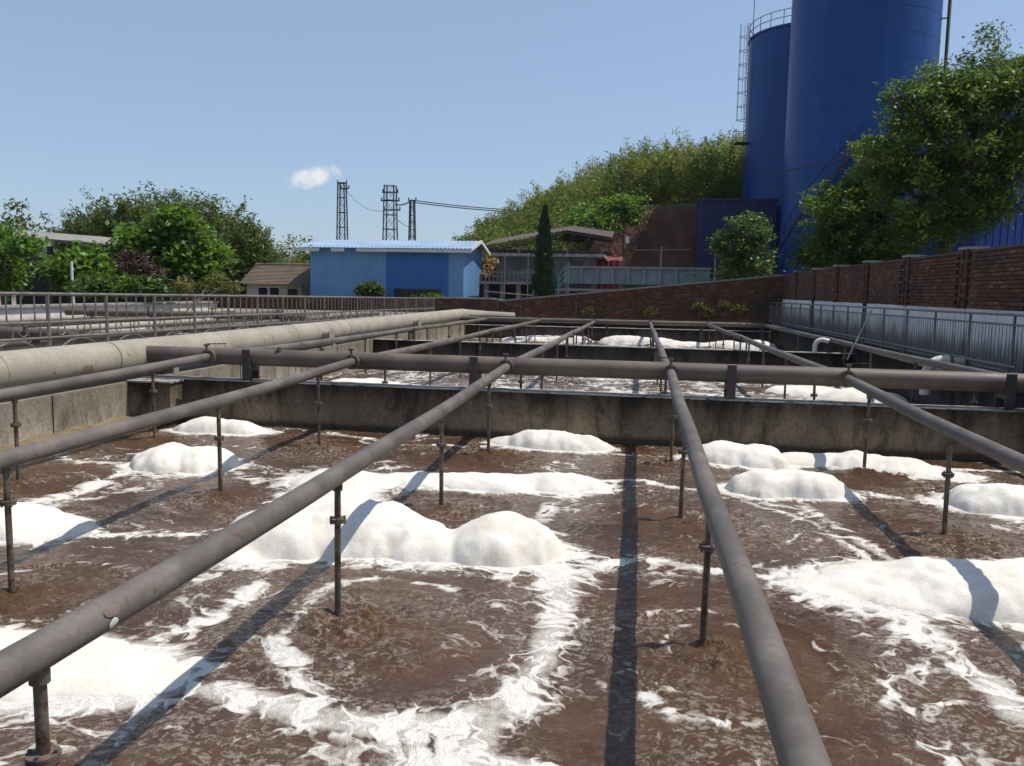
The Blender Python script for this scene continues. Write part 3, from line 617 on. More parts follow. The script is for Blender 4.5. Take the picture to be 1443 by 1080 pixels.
# big air duct
t = thing('air_duct', 'thick pale beige air duct lying on the side wall', 'duct')
DXX = -7.12; pts = [(DXX, y, .90) for y in np.linspace(-1.2, 33.4, 26)]
for k in range(1, 9): a = k/8*math.pi/2; pts.append((DXX+.9*(1-math.cos(a)), 33.4+.9*math.sin(a), 0.90-.1*k/8))
pts += [(-5.6, 34.3, .78), (-5.1, 34.3, .76)]
MB().tube(pts, .236, 40).build('duct_pipe', 'duct', t, True)
for y in (8.3, 10.35, 13.2, 16.3, 19.5, 22.6, 25.8, 29.0):   # weld beads between the rolled plates
    rm_ = MB(); n = 40
    for k in range(n):
        a, b = 2*math.pi*k/n, 2*math.pi*(k+1)/n; rm_.bar((DXX+.237*math.cos(a), y, 0.90+.237*math.sin(a)), (DXX+.237*math.cos(b), y, 0.90+.237*math.sin(b)), .016, .007)
    rm_.build('weld_seam', 'flange' if y == 10.35 else 'duct', t)
s_ = MB()
for k in range(24): y = 8.34+k*.083; an = R_(-33); s_.bar((DXX+.237*math.cos(an), y, 0.90+.237*math.sin(an)), (DXX+.237*math.cos(an), y+.055, 0.90+.237*math.sin(an)), .012, .006)
s_.build('weld_seam', 'flange', t)
for y in (17.7, 25.2):
    st_ = MB().tube([(DXX+.2, y, .87), (DXX+.40, y, .87)], .12, 24).build('branch_stub', 'duct', t, True); MB().disc((DXX+.41, y, .87), (1,0,0), .155, .022, 24).build('blind_flange', 'duct', st_, True)
for y in (5.0, 8.0, 11.8, 15.0, 18.5, 22, 26, 30):
    MB().box(DXX-.22, DXX+.17, y-.07, y+.07, .577, .72).build('saddle', 'grey_conc', t)
# side nozzles and return elbows by the fenced bank
def swan(x, y, r, label, lean):
    t = thing('swan_neck_pipe', label, 'pipe', (x, y, 0)); P = [(0, 0, -.6), (0, 0, .72)]
    for k in range(1, 9): a = k/8*math.pi*.55; P.append((.16*(1-math.cos(a))*lean, 0, .72+.16*math.sin(a)))
    P.append((P[-1][0]+.12*lean, 0, P[-1][2]-.03)); MB().tube(P, r, 16).build('pipe', 'white_pipe', t, True)
    MB().disc((0, 0, .55), (0,0,1), r*1.4, .05, 16).build('coupling', 'galv', t, True)
swan(4.15, 20.75, .055, 'dull white swan neck pipe standing on the second dividing wall', 1)
t = thing('elbow_pipe', 'short white elbow pipe poking out below the fenced walkway', 'pipe', (4.95, 14.6, .78))
P = [(.3, 0, .12), (0, 0, .12)]
for k in range(1, 9): a = k/8*math.pi/2; P.append((-.25*math.sin(a), 0, .12-.25*(1-math.cos(a))))
P.append((-.25, 0, -.45)); MB().tube(P, .085, 16).build('pipe', 'white_pipe', t, True); MB().disc((.1, 0, .12), (1,0,0), .115, .04).build('flange', 'galv', t, True)

# ------------------------------------------------------------------ fences
def fbz(y): return .58-.0098*(y-10.7)
t = thing('ornamental_fence', 'long grey ornamental railing behind the thick duct', 'fence')
FX = -9.0; rail_pts = lambda h: [(FX, y, fbz(y)+h) for y in np.linspace(3.0, 45.5, 18)]
MB().tube(rail_pts(1.17), .026, 10).build('top_rail', 'galv', t, True); MB().tube(rail_pts(.735), .024, 10).build('middle_rail', 'galv', t, True); MB().tube(rail_pts(.50), .02, 10).build('lower_rail', 'galv', t, True)
pk = MB().tube([(0,0,0), (0,0,.435)], .0125, 6).mesh('picket', True); post = MB().tube([(0,0,0), (0,0,1.17)], .03, 8).mesh('post', True)
ring = MB().tube([(0, .085*math.cos(a), .085*math.sin(a)) for a in np.linspace(0, 2*math.pi, 21)], .011, 6).mesh('ring', True)
arc = MB().tube([(0, .62*math.cos(a), .45*math.sin(a)) for a in np.linspace(0, math.pi, 17)], .014, 6).mesh('arc', True)
sp = MB().tube([(0,0,0), (0,0,.24)], .011, 6).mesh('spindle', True)
y = 3.1; k = 0
while y < 45.4:
    if k % 5 == 0: place(post, 'post', 'galv', t, (FX, y, fbz(y)))
    else: place(pk, 'picket', 'galv', t, (FX, y, fbz(y)+.735), (rnd.uniform(-.02,.02), 0, 0))
    if k % 5 == 2: place(arc, 'arc', 'galv', t, (FX, y+.14, fbz(y)+.02))
    if k % 5 in (1, 3): place(ring, 'ring', 'galv', t, (FX, y+rnd.uniform(-.08,.08), fbz(y)+.617))
    if k % 5 in (2, 4): place(sp, 'spindle', 'galv', t, (FX, y+.1, fbz(y)+.5))
    y += .287; k += 1
RF = 5.30
def rz(y): return .82-.004*(y-12)
t = thing('picket_railing', 'tall metal picket railing along the shaded brick wall', 'fence')
ry = np.linspace(8.0, 35.9, 12)
for h, r in ((.88, .022), (.735, .016), (.06, .018)): MB().tube([(RF, y, rz(y)+h) for y in ry], r, 8).build('rail', 'stainless', t, True)
pk2 = MB().tube([(0,0,0), (0,0,.675)], .0052, 5).mesh('picket', True); ps2 = MB().tube([(0,0,-.12), (0,0,.88)], .022, 8).mesh('post', True)
y = 8.05; k = 0
while y < 35.8:
    if k % 13 == 0: place(ps2, 'post', 'stainless', t, (RF, y, rz(y)))
    else: place(pk2, 'picket', 'stainless', t, (RF, y, rz(y)+.06), (rnd.uniform(-.015,.015), 0, 0))
    y += .125; k += 1
t = thing('low_handrail', 'low single handrail on short posts at the edge of the shaded walkway', 'handrail'); hy = np.linspace(12.2, 31, 10)
MB().tube([(5.06, y, 1.0-.004*(y-12)) for y in hy], .016, 8).build('rail', 'stainless', t, True)
for y in np.arange(12.4, 31, 1.55): MB().tube([(5.06, y, .75), (5.06, y, 1.0-.004*(y-12))], .015, 8).build('post', 'stainless', t, True)
b_ = at(1228, 438, 19.2); a_ = at(1194, 507, 18.6)
tag(MB().tube([a_, b_], .02, 8).build('leaning_pole', 'stainless', None, True), 'thin metal pole leaning across the picket railing', 'pole')

# ------------------------------------------------------------------ brick walls
BL, BH, BJ = .24, .057, .012
BRK = []
for k in range(6):
    BRK.append(MB().box(-.05, .006, 0, BL, 0, BH, (k+.5)/6).mesh('brick'))
def right_wall():
    X0 = 5.9; z0, z1 = 1.74, 2.74; y0, y1 = 10.0, 36.4
    t = thing('brick_wall', 'shaded red brick wall with brick piers above the limewashed wall', 'wall')
    MB().box(X0, X0+.24, y0, y1, z0, z1).build('mortar_core', 'mortar', t)
    for yp in (13.2, 16.55, 19.95, 23.35, 26.75, 30.1, 33.5):
        p = MB(); zc = z0-.01
        while zc < z1+.05: e_ = rnd.uniform(0, .012); p.box(X0-.07+e_, X0+.26, yp-.19+e_, yp+rnd.uniform(-.06, .06), zc, zc+.06, rnd.random()).box(X0-.07+e_, X0+.26, yp+.075, yp+.19-e_, zc, zc+.06, rnd.random()).box(X0-.05, X0+.25, yp-.17, yp+.17, zc+.058, zc+.072, .1); zc += .0695
        po = p.build('pier', 'brick', t)
        MB().box(X0-.1, X0+.29, yp-.22, yp+.22, z1+.06, z1+.11).build('pier_cap', 'coping', po)
    MB().box(X0-.035, X0+.27, y0, y1, z1, z1+.045, .2).build('coping', 'mortar', t)
    rest = MB(); n = 0; lst = []
    for r in range(int((z1-z0)/(BH+BJ))):
        y = y0+(r % 2)*(BL+BJ)/2
        while y < y1-.25: lst.append((y, z0+.006+r*(BH+BJ))); y += BL+BJ
    lst.sort(key=lambda q: abs(q[0]-13.9) if q[0] >= 13.9 else 1000-q[0])
    for j, (y, z) in enumerate(lst):
        if any(abs(y+.12-yp) < .3 for yp in (13.2, 16.55, 19.95, 23.35, 26.75, 30.1, 33.5)): continue
        if n < 300: o = place(BRK[rnd.randrange(6)], 'brick', 'brick', t, (X0-.002-rnd.uniform(0, .006), y, z)); o.rotation_euler.z = rnd.uniform(-.012, .012); n += 1
        else:
            e = rnd.uniform(.004, .012); rest.box(X0-e, X0+.05, y, y+BL, z, z+BH, rnd.random())
    o = rest.build('brick_courses', 'brick', t); o['kind'] = 'stuff'
right_wall()
t = thing('retaining_wall', 'flaking limewashed retaining wall under the brick wall', 'wall')
MB().box(5.88, 6.2, 13.9, 36.4, .56, 1.735).build('wall_body', 'limewash', t); MB().box(5.885, 6.2, 8.0, 13.89, .56, 1.735).build('dark_end', 'conc_far', t)
for yp in (16.55, 19.95, 23.35, 26.75, 30.1, 33.5): MB().box(5.86, 5.9, yp-.17, yp+.17, .56, 1.73).build('pier_base', 'conc_far' if yp in (23.35, 30.1) else 'limewash', t)
def far_wall():
    Y0 = 36.5; A = at(728, 423, Y0); B = at(1104, 389, Y0); t = thing('brick_wall', 'far red brick wall with a cement coping rising towards the silos', 'wall')
    xa, xb = -9.0, 6.1; ztop = lambda x: max(1.42, A.z+(B.z-A.z)*(x-A.x)/(B.x-A.x)) if x > A.x-1 else 1.5
    n = 30; V = []; F = []; C = MB(); xs = np.linspace(xa, xb, n+1)
    for x in xs: V += [(x, Y0, .5), (x, Y0, ztop(x)), (x, Y0+.24, ztop(x)), (x, Y0+.24, .5)]
    for i in range(n): a = 4*i; b = a+4; F += [(a, b, b+1, a+1), (a+1, b+1, b+2, a+2), (a+2, b+2, b+3, a+3)]
    MB().add(V, F).build('mortar_core', 'mortar', t)
    for i in range(n): C.bar((xs[i], Y0+.12, ztop(xs[i])+.03), (xs[i+1], Y0+.12, ztop(xs[i+1])+.03), .34, .07)
    C.build('coping', 'coping', t)
    rest = MB(); lst = []
    for r in range(34):
        z = .52+r*(BH+BJ); x = xa+(r % 2)*.126
        while x < xb-.25:
            if z+BH < min(ztop(x), ztop(x+BL))-.01: lst.append((x, z))
            x += BL+BJ
    for j, (x, z) in enumerate(lst): e = rnd.uniform(.003, .012); rest.box(x, x+BL, Y0-e, Y0+.05, z, z+BH, rnd.random())
    rest.build('brick_courses', 'brick', t)['kind'] = 'stuff'
    for px in (702, 735, 812): x = at(px, 430, Y0).x; MB().bar((x, Y0-.06, .4), (x, Y0-.06, ztop(x)+.15), .06).build('rusty_stake', 'flange', t)
far_wall()
def left_wall():
    Y0 = 47.0; t = thing('boundary_wall', 'brown brick boundary wall in front of the blue shed', 'wall')
    A = at(340, 417, Y0); B = at(700, 421, Y0); MB().box(A.x-8, B.x, Y0, Y0+.24, .3, 1.32).build('wall_core', 'mortar', t)
    rest = MB()
    for r in range(14):
        z = .34+r*(BH+BJ); x = A.x-8+(r % 2)*.126
        while x < B.x-.3: rest.box(x, x+BL, Y0-rnd.uniform(.004, .014), Y0+.04, z, z+BH, rnd.random()); x += BL+BJ
    rest.build('brick_courses', 'brick', t)['kind'] = 'stuff'; MB().box(A.x-8, B.x+.05, Y0-.03, Y0+.27, 1.32, 1.38).build('coping', 'coping', t)
left_wall()

# ------------------------------------------------------------------ basins beyond the ornamental fence
t = thing('low_wall', 'whitewashed low wall of the basins beyond the ornamental railing', 'wall'); MB().box(-18.4, -18.0, 8, 33.9, -.5, 1.16).build('wall_body', 'white', t); MB().box(-18.5, -17.9, 8, 33.88, 1.163, 1.23).build('coping', 'conc_top', t)
t = thing('walkway', 'concrete walkway strip under the ornamental railing', 'walkway'); MB().box(-9.8, -8.36, -1, 34.0, -.5, .57).build('slab', 'conc_top', t)
water_sheet(-30.9, -9.75, lambda x: 0*x-1.0, lambda x: 0*x+33.9, 110, 150, [(a, b) for a in np.arange(-30, -9, 2.6) for b in np.arange(1, 34, 2.6)], 301, .34, .02)
for i, x in enumerate((-10.7, -12.8, -14.9, -17.0)):
    t = thing('basin_pipe', f'branch pipe over the basin beyond the railing, {ORD[i]} from the railing', 'pipe', (0,0,0), 'pipes beyond the railing')
    MB().tube([(x, y, .86) for y in np.linspace(2, 33.5, 6)], .075, 12).build('pipe', 'duct' if i % 2 else 'header', t, True)
    pm, fm = drop_meshes('f', 1.45, .019)
    for y in np.arange(6, 33, 3.0): d = place(pm, 'drop_pipe', 'drop', t, (x, y, .82)); place(fm, 'flange', 'flange', d, (0, 0, -.3))
for i, y in enumerate((13.5, 24.0)):
    t = thing('basin_cross_pipe', ['cross pipe with black valves close beyond the railing', 'cross pipe with black valves farther beyond the railing'][i], 'pipe'); MB().tube([(-17.8, y, 1.0), (-9.9, y, 1.0)], .11, 16).build('pipe', 'header', t, True)
    for x in (-10.7, -12.8, -14.9, -17.0): v_ = MB(); ring_flange(v_, (x, y-.2, .95), (0,1,0), .1, .02, 6, .012); v_.tube([(x, y-.2, .95), (x, y-.2, 1.18)], .02, 8); v_.disc((x, y-.2, 1.2), (0,0,1), .07, .03); v_.build('valve', 'steel_dark', t, True)
for i, y in enumerate((18.8, 29.5)): t = thing('basin_divider', ['concrete divider across the basin beyond the railing', 'farther concrete divider across the basin beyond the railing'][i], 'basin wall'); MB().box(-17.99, -9.81, y, y+.3, -.5, .7).build('wall_body', 'conc_pale', t); MB().box(-17.99, -9.81, y-.02, y+.32, .702, .74).build('rim', 'conc_top', t)

# ------------------------------------------------------------------ corrugated cladding
def corrugated(w, h, pitch=.2, depth=.03, ztop=None):
    """sheet in its own X-Z plane, face towards -Y, ribs upright"""
    xs = []; d = []; x = 0.0
    while x < w-1e-6:
        for fx, fd in ((0, 0), (.30, 0), (.42, 1), (.70, 1), (.82, 0)):
            if x+fx*pitch < w: xs.append(x+fx*pitch); d.append(fd)
        x += pitch
    xs.append(w); d.append(0); V = []; F = []
    for x, e in zip(xs, d): V += [(x, -e*depth, 0), (x, -e*depth, h if ztop is None else ztop(x))]
    for i in range(len(xs)-1): F.append((2*i, 2*i+2, 2*i+3, 2*i+1))
    me = bpy.data.meshes.new('cladding_sheet'); me.from_pydata(V, [], F); me.update(); return me
def shed():
    Y0 = 50.0; xl, xr = -20.3, -10.55; zb, ze, zr = .5, 4.44, 4.93; D = 5.3
    t = thing('blue_shed', 'blue corrugated metal shed with a pale gable roof', 'shed')
    sh = corrugated(.975, ze-zb)
    for i in range(10):
        x = xl+.975*i; deep = x > at(552, 400, Y0).x-.4 and x < at(615, 400, Y0).x-.2
        me = sh if not deep else DEEP
        o = place(me, 'cladding_sheet', 'shed_deep' if deep else 'shed_blue', t, (x, Y0-(.012 if deep else 0), zb))
    n = 5; wz = lambda s: ze+(zr-ze)*(1-abs(s-D/2)/(D/2))-.06-zb
    for i in range(n):
        a = D/n*i; o = place(corrugated(D/n, 0, .2, .03, lambda x, a=a: wz(a+x)), 'cladding_sheet', 'shed_blue', t, (xr, Y0+a, zb), (0, 0, R_(90)))
    MB().box(xl+.05, xl+.1, Y0+.1, Y0+D, zb, ze-.1).box(xl+.05, xr-.1, Y0+D-.1, Y0+D, zb, ze-.1).build('rear_wall', 'shed_blue', t)
    # roof: two ribbed slopes
    for side in (0, 1):
        mb = MB(); L = xr-xl+1.3; nn = int(L/.25); ov = .55
        ya, za = (Y0-ov, ze-.13) if side == 0 else (Y0+D+ov, ze-.13); yb, zb2 = Y0+D/2, zr+.02
        V = []; F = []
        for k in range(nn*2+1):
            x = xl-.75+L*k/(nn*2); e = .03 if k % 2 else 0; V += [(x, ya, za+e), (x, yb, zb2+e)]
        for k in range(nn*2): F.append((2*k, 2*k+2, 2*k+3, 2*k+1))
        mb.add(V, F).build('roof_slope', 'roof_blue', t)
    # fascia boards, two of them missing
    x = xl-.75; fz = ze-.36
    for wdt, gap in ((1.55, .75), (.85, .75), (2.4, 0), (2.4, 0), (2.35, 0)):
        MB().box(x, x+wdt-.01, Y0-.565, Y0-.53, fz, fz+.2).build('fascia_board', 'white', t); x += wdt+gap
    for (ya, za, yb, zb2) in ((Y0-.55, ze-.18, Y0+D/2, zr-.02), (Y0+D+.55, ze-.18, Y0+D/2, zr-.02)): MB().bar((xr+.53, ya, za), (xr+.53, yb, zb2), .05, .2).build('barge_board', 'white', t)
    # window band
    a = at(556, 408, Y0-.1); b = at(621, 418, Y0-.1); wf = MB().box(a.x-.05, b.x+.05, Y0-.07, Y0-.045, b.z-.3, a.z+.05).build('window', 'steel_dark', t)
    for k in range(4):
        w_ = (b.x-a.x)/4; MB().box(a.x+w_*k+.04, a.x+w_*(k+1)-.04, Y0-.085, Y0-.072, b.z-.26, a.z).build('pane', 'glass', wf)
    for k in range(3): MB().box(xl+.2+k*4.6, xl+.32+k*4.6, Y0+.05, Y0+.17, zb, ze-.1).build('column', 'steel_dark', t)
DEEP = corrugated(.975, 3.94); DEEP.materials.append(M['shed_deep'])
shed()
def house():
    t = thing('small_house', 'small cream house with a brown tiled roof beside the blue shed', 'house'); Y0 = 52.0; xl, xr = -25.5, -21.75
    MB().box(xl, xr, Y0, Y0+4, .5, 2.15).build('wall', 'plaster', t)
    MB().add([(xr-.01, Y0+.01, 2.15), (xr-.01, Y0+3.99, 2.15), (xr-.01, Y0+2, 3.2), (xl+.01, Y0+.01, 2.15), (xl+.01, Y0+3.99, 2.15), (xl+.01, Y0+2, 3.2)], [(0,1,2), (4,3,5)]).build('gable', 'plaster', t)
    for s in (0, 1):
        mb = MB(); V = []; F = []; n = 14; ya, yb = (Y0-.5, Y0+2) if s == 0 else (Y0+4.5, Y0+2)
        for r in range(n):
            f0, f1 = r/n, (r+1)/n; V += [(xl-.3, ya+(yb-ya)*f0, 2.02+1.3*f0+.04), (xr+.5, ya+(yb-ya)*f0, 2.02+1.3*f0+.04), (xr+.5, ya+(yb-ya)*f1, 2.02+1.3*f1), (xl-.3, ya+(yb-ya)*f1, 2.02+1.3*f1)]
            a = 4*r; F.append((a, a+1, a+2, a+3))
            if r: F.append((a-2, a+1, a, a-1) if False else (a-1, a-2, a+1, a))
        mb.add(V, F).build('roof_slope', 'tile', t)
    MB().tube([(xl-.3, Y0+2, 3.36), (xr+.5, Y0+2, 3.36)], .09, 8).build('ridge', 'tile', t, True)
    for xa, xb in ((-24.75, -24.0), (-23.95, -23.2)):
        f = MB().box(xa, xb, Y0-.03, Y0+.01, 1.15, 1.85).build('window', 'white', t); MB().box(xa+.06, xb-.06, Y0-.04, Y0-.032, 1.2, 1.8).build('pane', 'glass', f)
    f = MB().box(-22.75, -21.9, Y0-.03, Y0+.01, .5, 1.9).build('door_frame', 'wood', t); MB().box(-22.65, -22.0, Y0-.05, Y0-.035, .5, 1.75).build('door', 'dark', f)
    MB().box(xl-.05, xl+.3, Y0-.02, Y0-.012, .5, 1.2).build('wall_patch', 'grey_conc', t)
house()
t = thing('lean_to_roof', 'low sheet roof on dark posts among the trees', 'shelter')
a = at(-60, 326, 36); b = at(155, 344, 36)
MB().add([(a.x, 35.5, a.z), (b.x, 35.5, b.z), (b.x, 40, b.z+.35), (a.x, 40, a.z+.35), (a.x, 35.5, a.z-.07), (b.x, 35.5, b.z-.07), (b.x, 40, b.z+.28), (a.x, 40, a.z+.28)], [(0,1,2,3), (4,7,6,5), (0,4,5,1), (1,5,6,2), (2,6,7,3), (3,7,4,0)]).build('roof_sheet', 'grey_conc', t)
for px in (10, 72, 97, 140): q = at(px, 380, 36); MB().box(q.x-.09, q.x+.09, 35.9, 36.08, .5, at(px, 347, 36).z-.02).build('post', 'steel_dark', t)
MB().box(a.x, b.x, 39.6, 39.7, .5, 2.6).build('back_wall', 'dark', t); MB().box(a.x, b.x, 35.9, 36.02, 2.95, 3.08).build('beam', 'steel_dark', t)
q = at(102, 400, 30); tag(MB().tube([(q.x, 30, .5), (q.x, 30, 2.75)], [.07, .045], 10).build('white_post', 'white_pipe', None, True), 'slim pale grey post standing behind the ornamental railing', 'post')

# ------------------------------------------------------------------ pylons and cables
def mast(px, py, wtop, wbase, Y, label, arms, mat='mast', redfoot=False):
    top = at(px, py, Y); z0 = .5; Hh = top.z-z0; t = thing('lattice_mast', label, 'mast', (top.x, Y, z0), 'lattice masts behind the shed')
    W = lambda z: wbase+(wtop-wbase)*z/Hh
    for sx in (-1, 1):
        for sy in (-1, 1): MB().bar((sx*W(0)/2, sy*W(0)/2, 0), (sx*W(Hh)/2, sy*W(Hh)/2, Hh), .11).build('leg', mat, t)
    n = max(6, int(Hh/1.55)); 
    for k in range(1, n+1):
        z = Hh*k/n; hw = W(z)/2; m = MB()
        for a, b in (((-1,-1),(1,-1)), ((1,-1),(1,1)), ((1,1),(-1,1)), ((-1,1),(-1,-1))): m.bar((a[0]*hw, a[1]*hw, z), (b[0]*hw, b[1]*hw, z), .07)
        m.build('crossbar', mat, t)
        zl = Hh*(k-1)/n; h0 = W(zl)/2; m = MB(); s = 1 if k % 2 else -1
        for sy in (-1, 1): m.bar((-s*h0, sy*h0, zl), (s*hw, sy*hw, z), .035).bar((s*h0, sy*h0, zl), (-s*hw, sy*hw, z), .035)
        for sx in (-1, 1): m.bar((sx*h0, -s*h0, zl), (sx*hw, s*hw, z), .035)
        m.build('brace', mat, t)
    for dz, L, off in arms:
        ar = MB().bar((off-L/2, 0, Hh-dz), (off+L/2, 0, Hh-dz), .14).build('cross_arm', mat, t)
        for e in (-1, 1):
            m = MB(); m.tube([(off+e*L*.46, 0, Hh-dz+.05), (off+e*L*.46, 0, Hh-dz+.35)], .05, 8)
            for q in range(3): m.disc((off+e*L*.46, 0, Hh-dz+.12+q*.08), (0,0,1), .1, .03, 8)
            m.build('insulator', 'insulator', ar)
    return top
m1_ = mast(482, 258, .72, 1.15, 90, 'slim lattice mast with a single crossbar above the shed roof', [(.05, 1.1, 0), (.6, 1.0, .3)])
m2_ = mast(550, 262, 1.05, 1.5, 90, 'stout double lattice mast carrying several crossbars', [(.7, 1.8, 0), (1.6, 2.1, 0), (2.6, 1.9, .2)])
m3_ = mast(581, 283, .45, .85, 92, 'shortest lattice mast with cables fixed at its tip', [(.0, .9, 0)])
def cable(p, q, sag, r, label, n=18, dashed=False):
    P = [Vector(p).lerp(Vector(q), k/n)-Vector((0, 0, sag*4*(k/n)*(1-k/n))) for k in range(n+1)]
    return tag(MB().tube(P, r, 6).build('power_cable', 'cable', None, True), label, 'cable', 'overhead cables')
for dz, lb in ((0, 'upper thick cable from the short mast to the wooded hill'), (-.22, 'lower thick cable from the short mast to the wooded hill')):
    cable(m3_+Vector((0, 0, dz+.05)), at(722, 296, 96)+Vector((0, 0, dz)), .12, .055, lb)
cable(m2_+Vector((.6, 0, -2.0)), m3_+Vector((0, 0, .1)), .25, .075, 'thick cable between the stout mast and the short mast')
cable(m2_+Vector((.5, 0, -3.4)), m3_+Vector((-.2, 0, -3.0)), .1, .03, 'thin stay cable slanting between two masts')
cable(m1_+Vector((.3, 0, -.6)), m2_+Vector((-.5, 0, -2.6)), .9, .025, 'thin cable sagging between the slim and the stout mast')
cable(at(440, 345, 50), at(280, 400, 46), .15, .022, 'thin pale cable running down from the shed eave')
cable(at(1050, 246, 60), at(1300, 185, 50), .5, .035, 'cable strung across the faces of the blue silos')

# ------------------------------------------------------------------ silos
def silo(cxx, cyy, r, z0, z1, label, vents=True, ladder_ang=None, stair=False):
    t = thing('blue_silo', label, 'silo', (cxx, cyy, z0), 'tall blue silos'); H_ = z1-z0; n = 72; mb = MB(); zs = [0]; Vs = []
    prof = [(0, r)]; z = 0
    ring_h = 1.5
    while z+ring_h < H_: z += ring_h; prof += [(z-.03, r), (z-.028, r+.009), (z+.028, r+.009), (z+.03, r)]
    prof += [(H_, r), (H_, r+.1), (H_+.16, r+.1), (H_+.17, r-.1), (H_+1.0, r*.25), (H_+1.05, 0.02)]
    V = []; F = []
    for (zz, rr) in prof: V += [(rr*math.cos(2*math.pi*k/n), rr*math.sin(2*math.pi*k/n), zz) for k in range(n)]
    for j in range(len(prof)-1):
        for k in range(n): a = j*n+k; b = j*n+(k+1) % n; F.append((a, b, b+n, a+n))
    me = bpy.data.meshes.new('shell'); me.from_pydata(V, [], F); me.polygons.foreach_set('use_smooth', np.ones(len(F), bool)); me.set_sharp_from_angle(angle=R_(30)); link('shell', me, 'silo', t)
    rail = MB()
    for hh in (.55, 1.1): rail.tube([((r+.02)*math.cos(a), (r+.02)*math.sin(a), H_+.16+hh) for a in np.linspace(0, 2*math.pi, 49)], .03, 6)
    rail.build('top_rail', 'stainless', t, True)
    ps_ = MB().tube([(0,0,0), (0,0,1.1)], .03, 6).mesh('rail_post')
    for k in range(26): a = 2*math.pi*k/26; place(ps_, 'rail_post', 'stainless', t, ((r+.02)*math.cos(a), (r+.02)*math.sin(a), H_+.16))
    if ladder_ang is not None:                           # caged ladder with a rest platform
        ca, sa = math.cos(ladder_ang), math.sin(ladder_ang); er = Vector((ca, sa, 0)); et = Vector((-sa, ca, 0)); zlo = H_-8.2
        L = MB(); base = er*(r+.22)
        for s in (-1, 1): L.bar(base+et*.25*s+Vector((0,0,zlo)), base+et*.25*s+Vector((0,0,H_+1.2)), .05)
        lo = L.build('ladder', 'stainless', t); rg = MB()
        for z in np.arange(zlo+.3, H_+1.1, .35): rg.bar(base-et*.25+Vector((0,0,z)), base+et*.25+Vector((0,0,z)), .03)
        rg.build('rungs', 'stainless', lo); cg = MB()
        for z in np.arange(zlo+1.8, H_+1.2, 1.1):
            P = [base+et*.36*math.cos(a)+er*.72*math.sin(a)+Vector((0,0,z)) for a in np.linspace(0, math.pi, 11)]; cg.tube(P, .025, 5)
        for a in np.linspace(.35, math.pi-.35, 4): cg.bar(base+et*.36*math.cos(a)+er*.72*math.sin(a)+Vector((0,0,zlo+1.8)), base+et*.36*math.cos(a)+er*.72*math.sin(a)+Vector((0,0,H_+1.2)), .03)
        cg.build('ladder_cage', 'stainless', t)
        pf = MB(); c = er*(r+.5); pf.bar(c-er*.5+Vector((0,0,zlo-.05)), c+er*.5+Vector((0,0,zlo-.05)), 1.1, .08); po = pf.build('platform', 'steel_dark', t); pr_ = MB()
        for h in (.5, 1.0): pr_.bar(c+er*.5-et*.5+Vector((0,0,zlo+h)), c+er*.5+et*.5+Vector((0,0,zlo+h)), .04).bar(c-er*.5-et*.5+Vector((0,0,zlo+h)), c+er*.5-et*.5+Vector((0,0,zlo+h)), .04)
        for s in (-1, 1): pr_.bar(c+er*.5+et*.5*s+Vector((0,0,zlo)), c+er*.5+et*.5*s+Vector((0,0,zlo+1)), .04)
        pr_.build('platform_rail', 'stainless', po)
    if stair:                                            # spiral stair wound round the shell
        sr = MB(); tr = MB(); a0, a1 = R_(182), R_(262); N = 46
        for k in range(N):
            a = a0+(a1-a0)*k/N; b = a0+(a1-a0)*(k+1)/N; za, zb_ = 1.2+k*.19, 1.2+(k+1)*.19
            tr.add([((r+.02)*math.cos(a), (r+.02)*math.sin(a), za), ((r+.8)*math.cos(a), (r+.8)*math.sin(a), za), ((r+.8)*math.cos(b), (r+.8)*math.sin(b), za), ((r+.02)*math.cos(b), (r+.02)*math.sin(b), za), ((r+.02)*math.cos(a), (r+.02)*math.sin(a), za+.04), ((r+.8)*math.cos(a), (r+.8)*math.sin(a), za+.04), ((r+.8)*math.cos(b), (r+.8)*math.sin(b), za+.04), ((r+.02)*math.cos(b), (r+.02)*math.sin(b), za+.04)], [(0,3,2,1),(4,5,6,7),(0,1,5,4),(1,2,6,5),(2,3,7,6),(3,0,4,7)])
        so_ = tr.build('stair_treads', 'silo_dark', t)
        for h, rr in ((-.12, .14), (1.0, .035)): sr.tube([((r+.8)*math.cos(a0+(a1-a0)*k/N), (r+.8)*math.sin(a0+(a1-a0)*k/N), 1.2+k*.19+h) for k in range(N+1)], rr, 6)
        for k in range(0, N+1, 3): a = a0+(a1-a0)*k/N; sr.bar(((r+.8)*math.cos(a), (r+.8)*math.sin(a), 1.2+k*.19), ((r+.8)*math.cos(a), (r+.8)*math.sin(a), 2.2+k*.19), .05)
        sr.build('stair_rail', 'silo_dark', so_)
    return t
s2 = silo(14.05, 60.5, 4.62, 1.6, 22.6, 'nearest and widest blue silo with a spiral stair and outside riser pipe', stair=True)
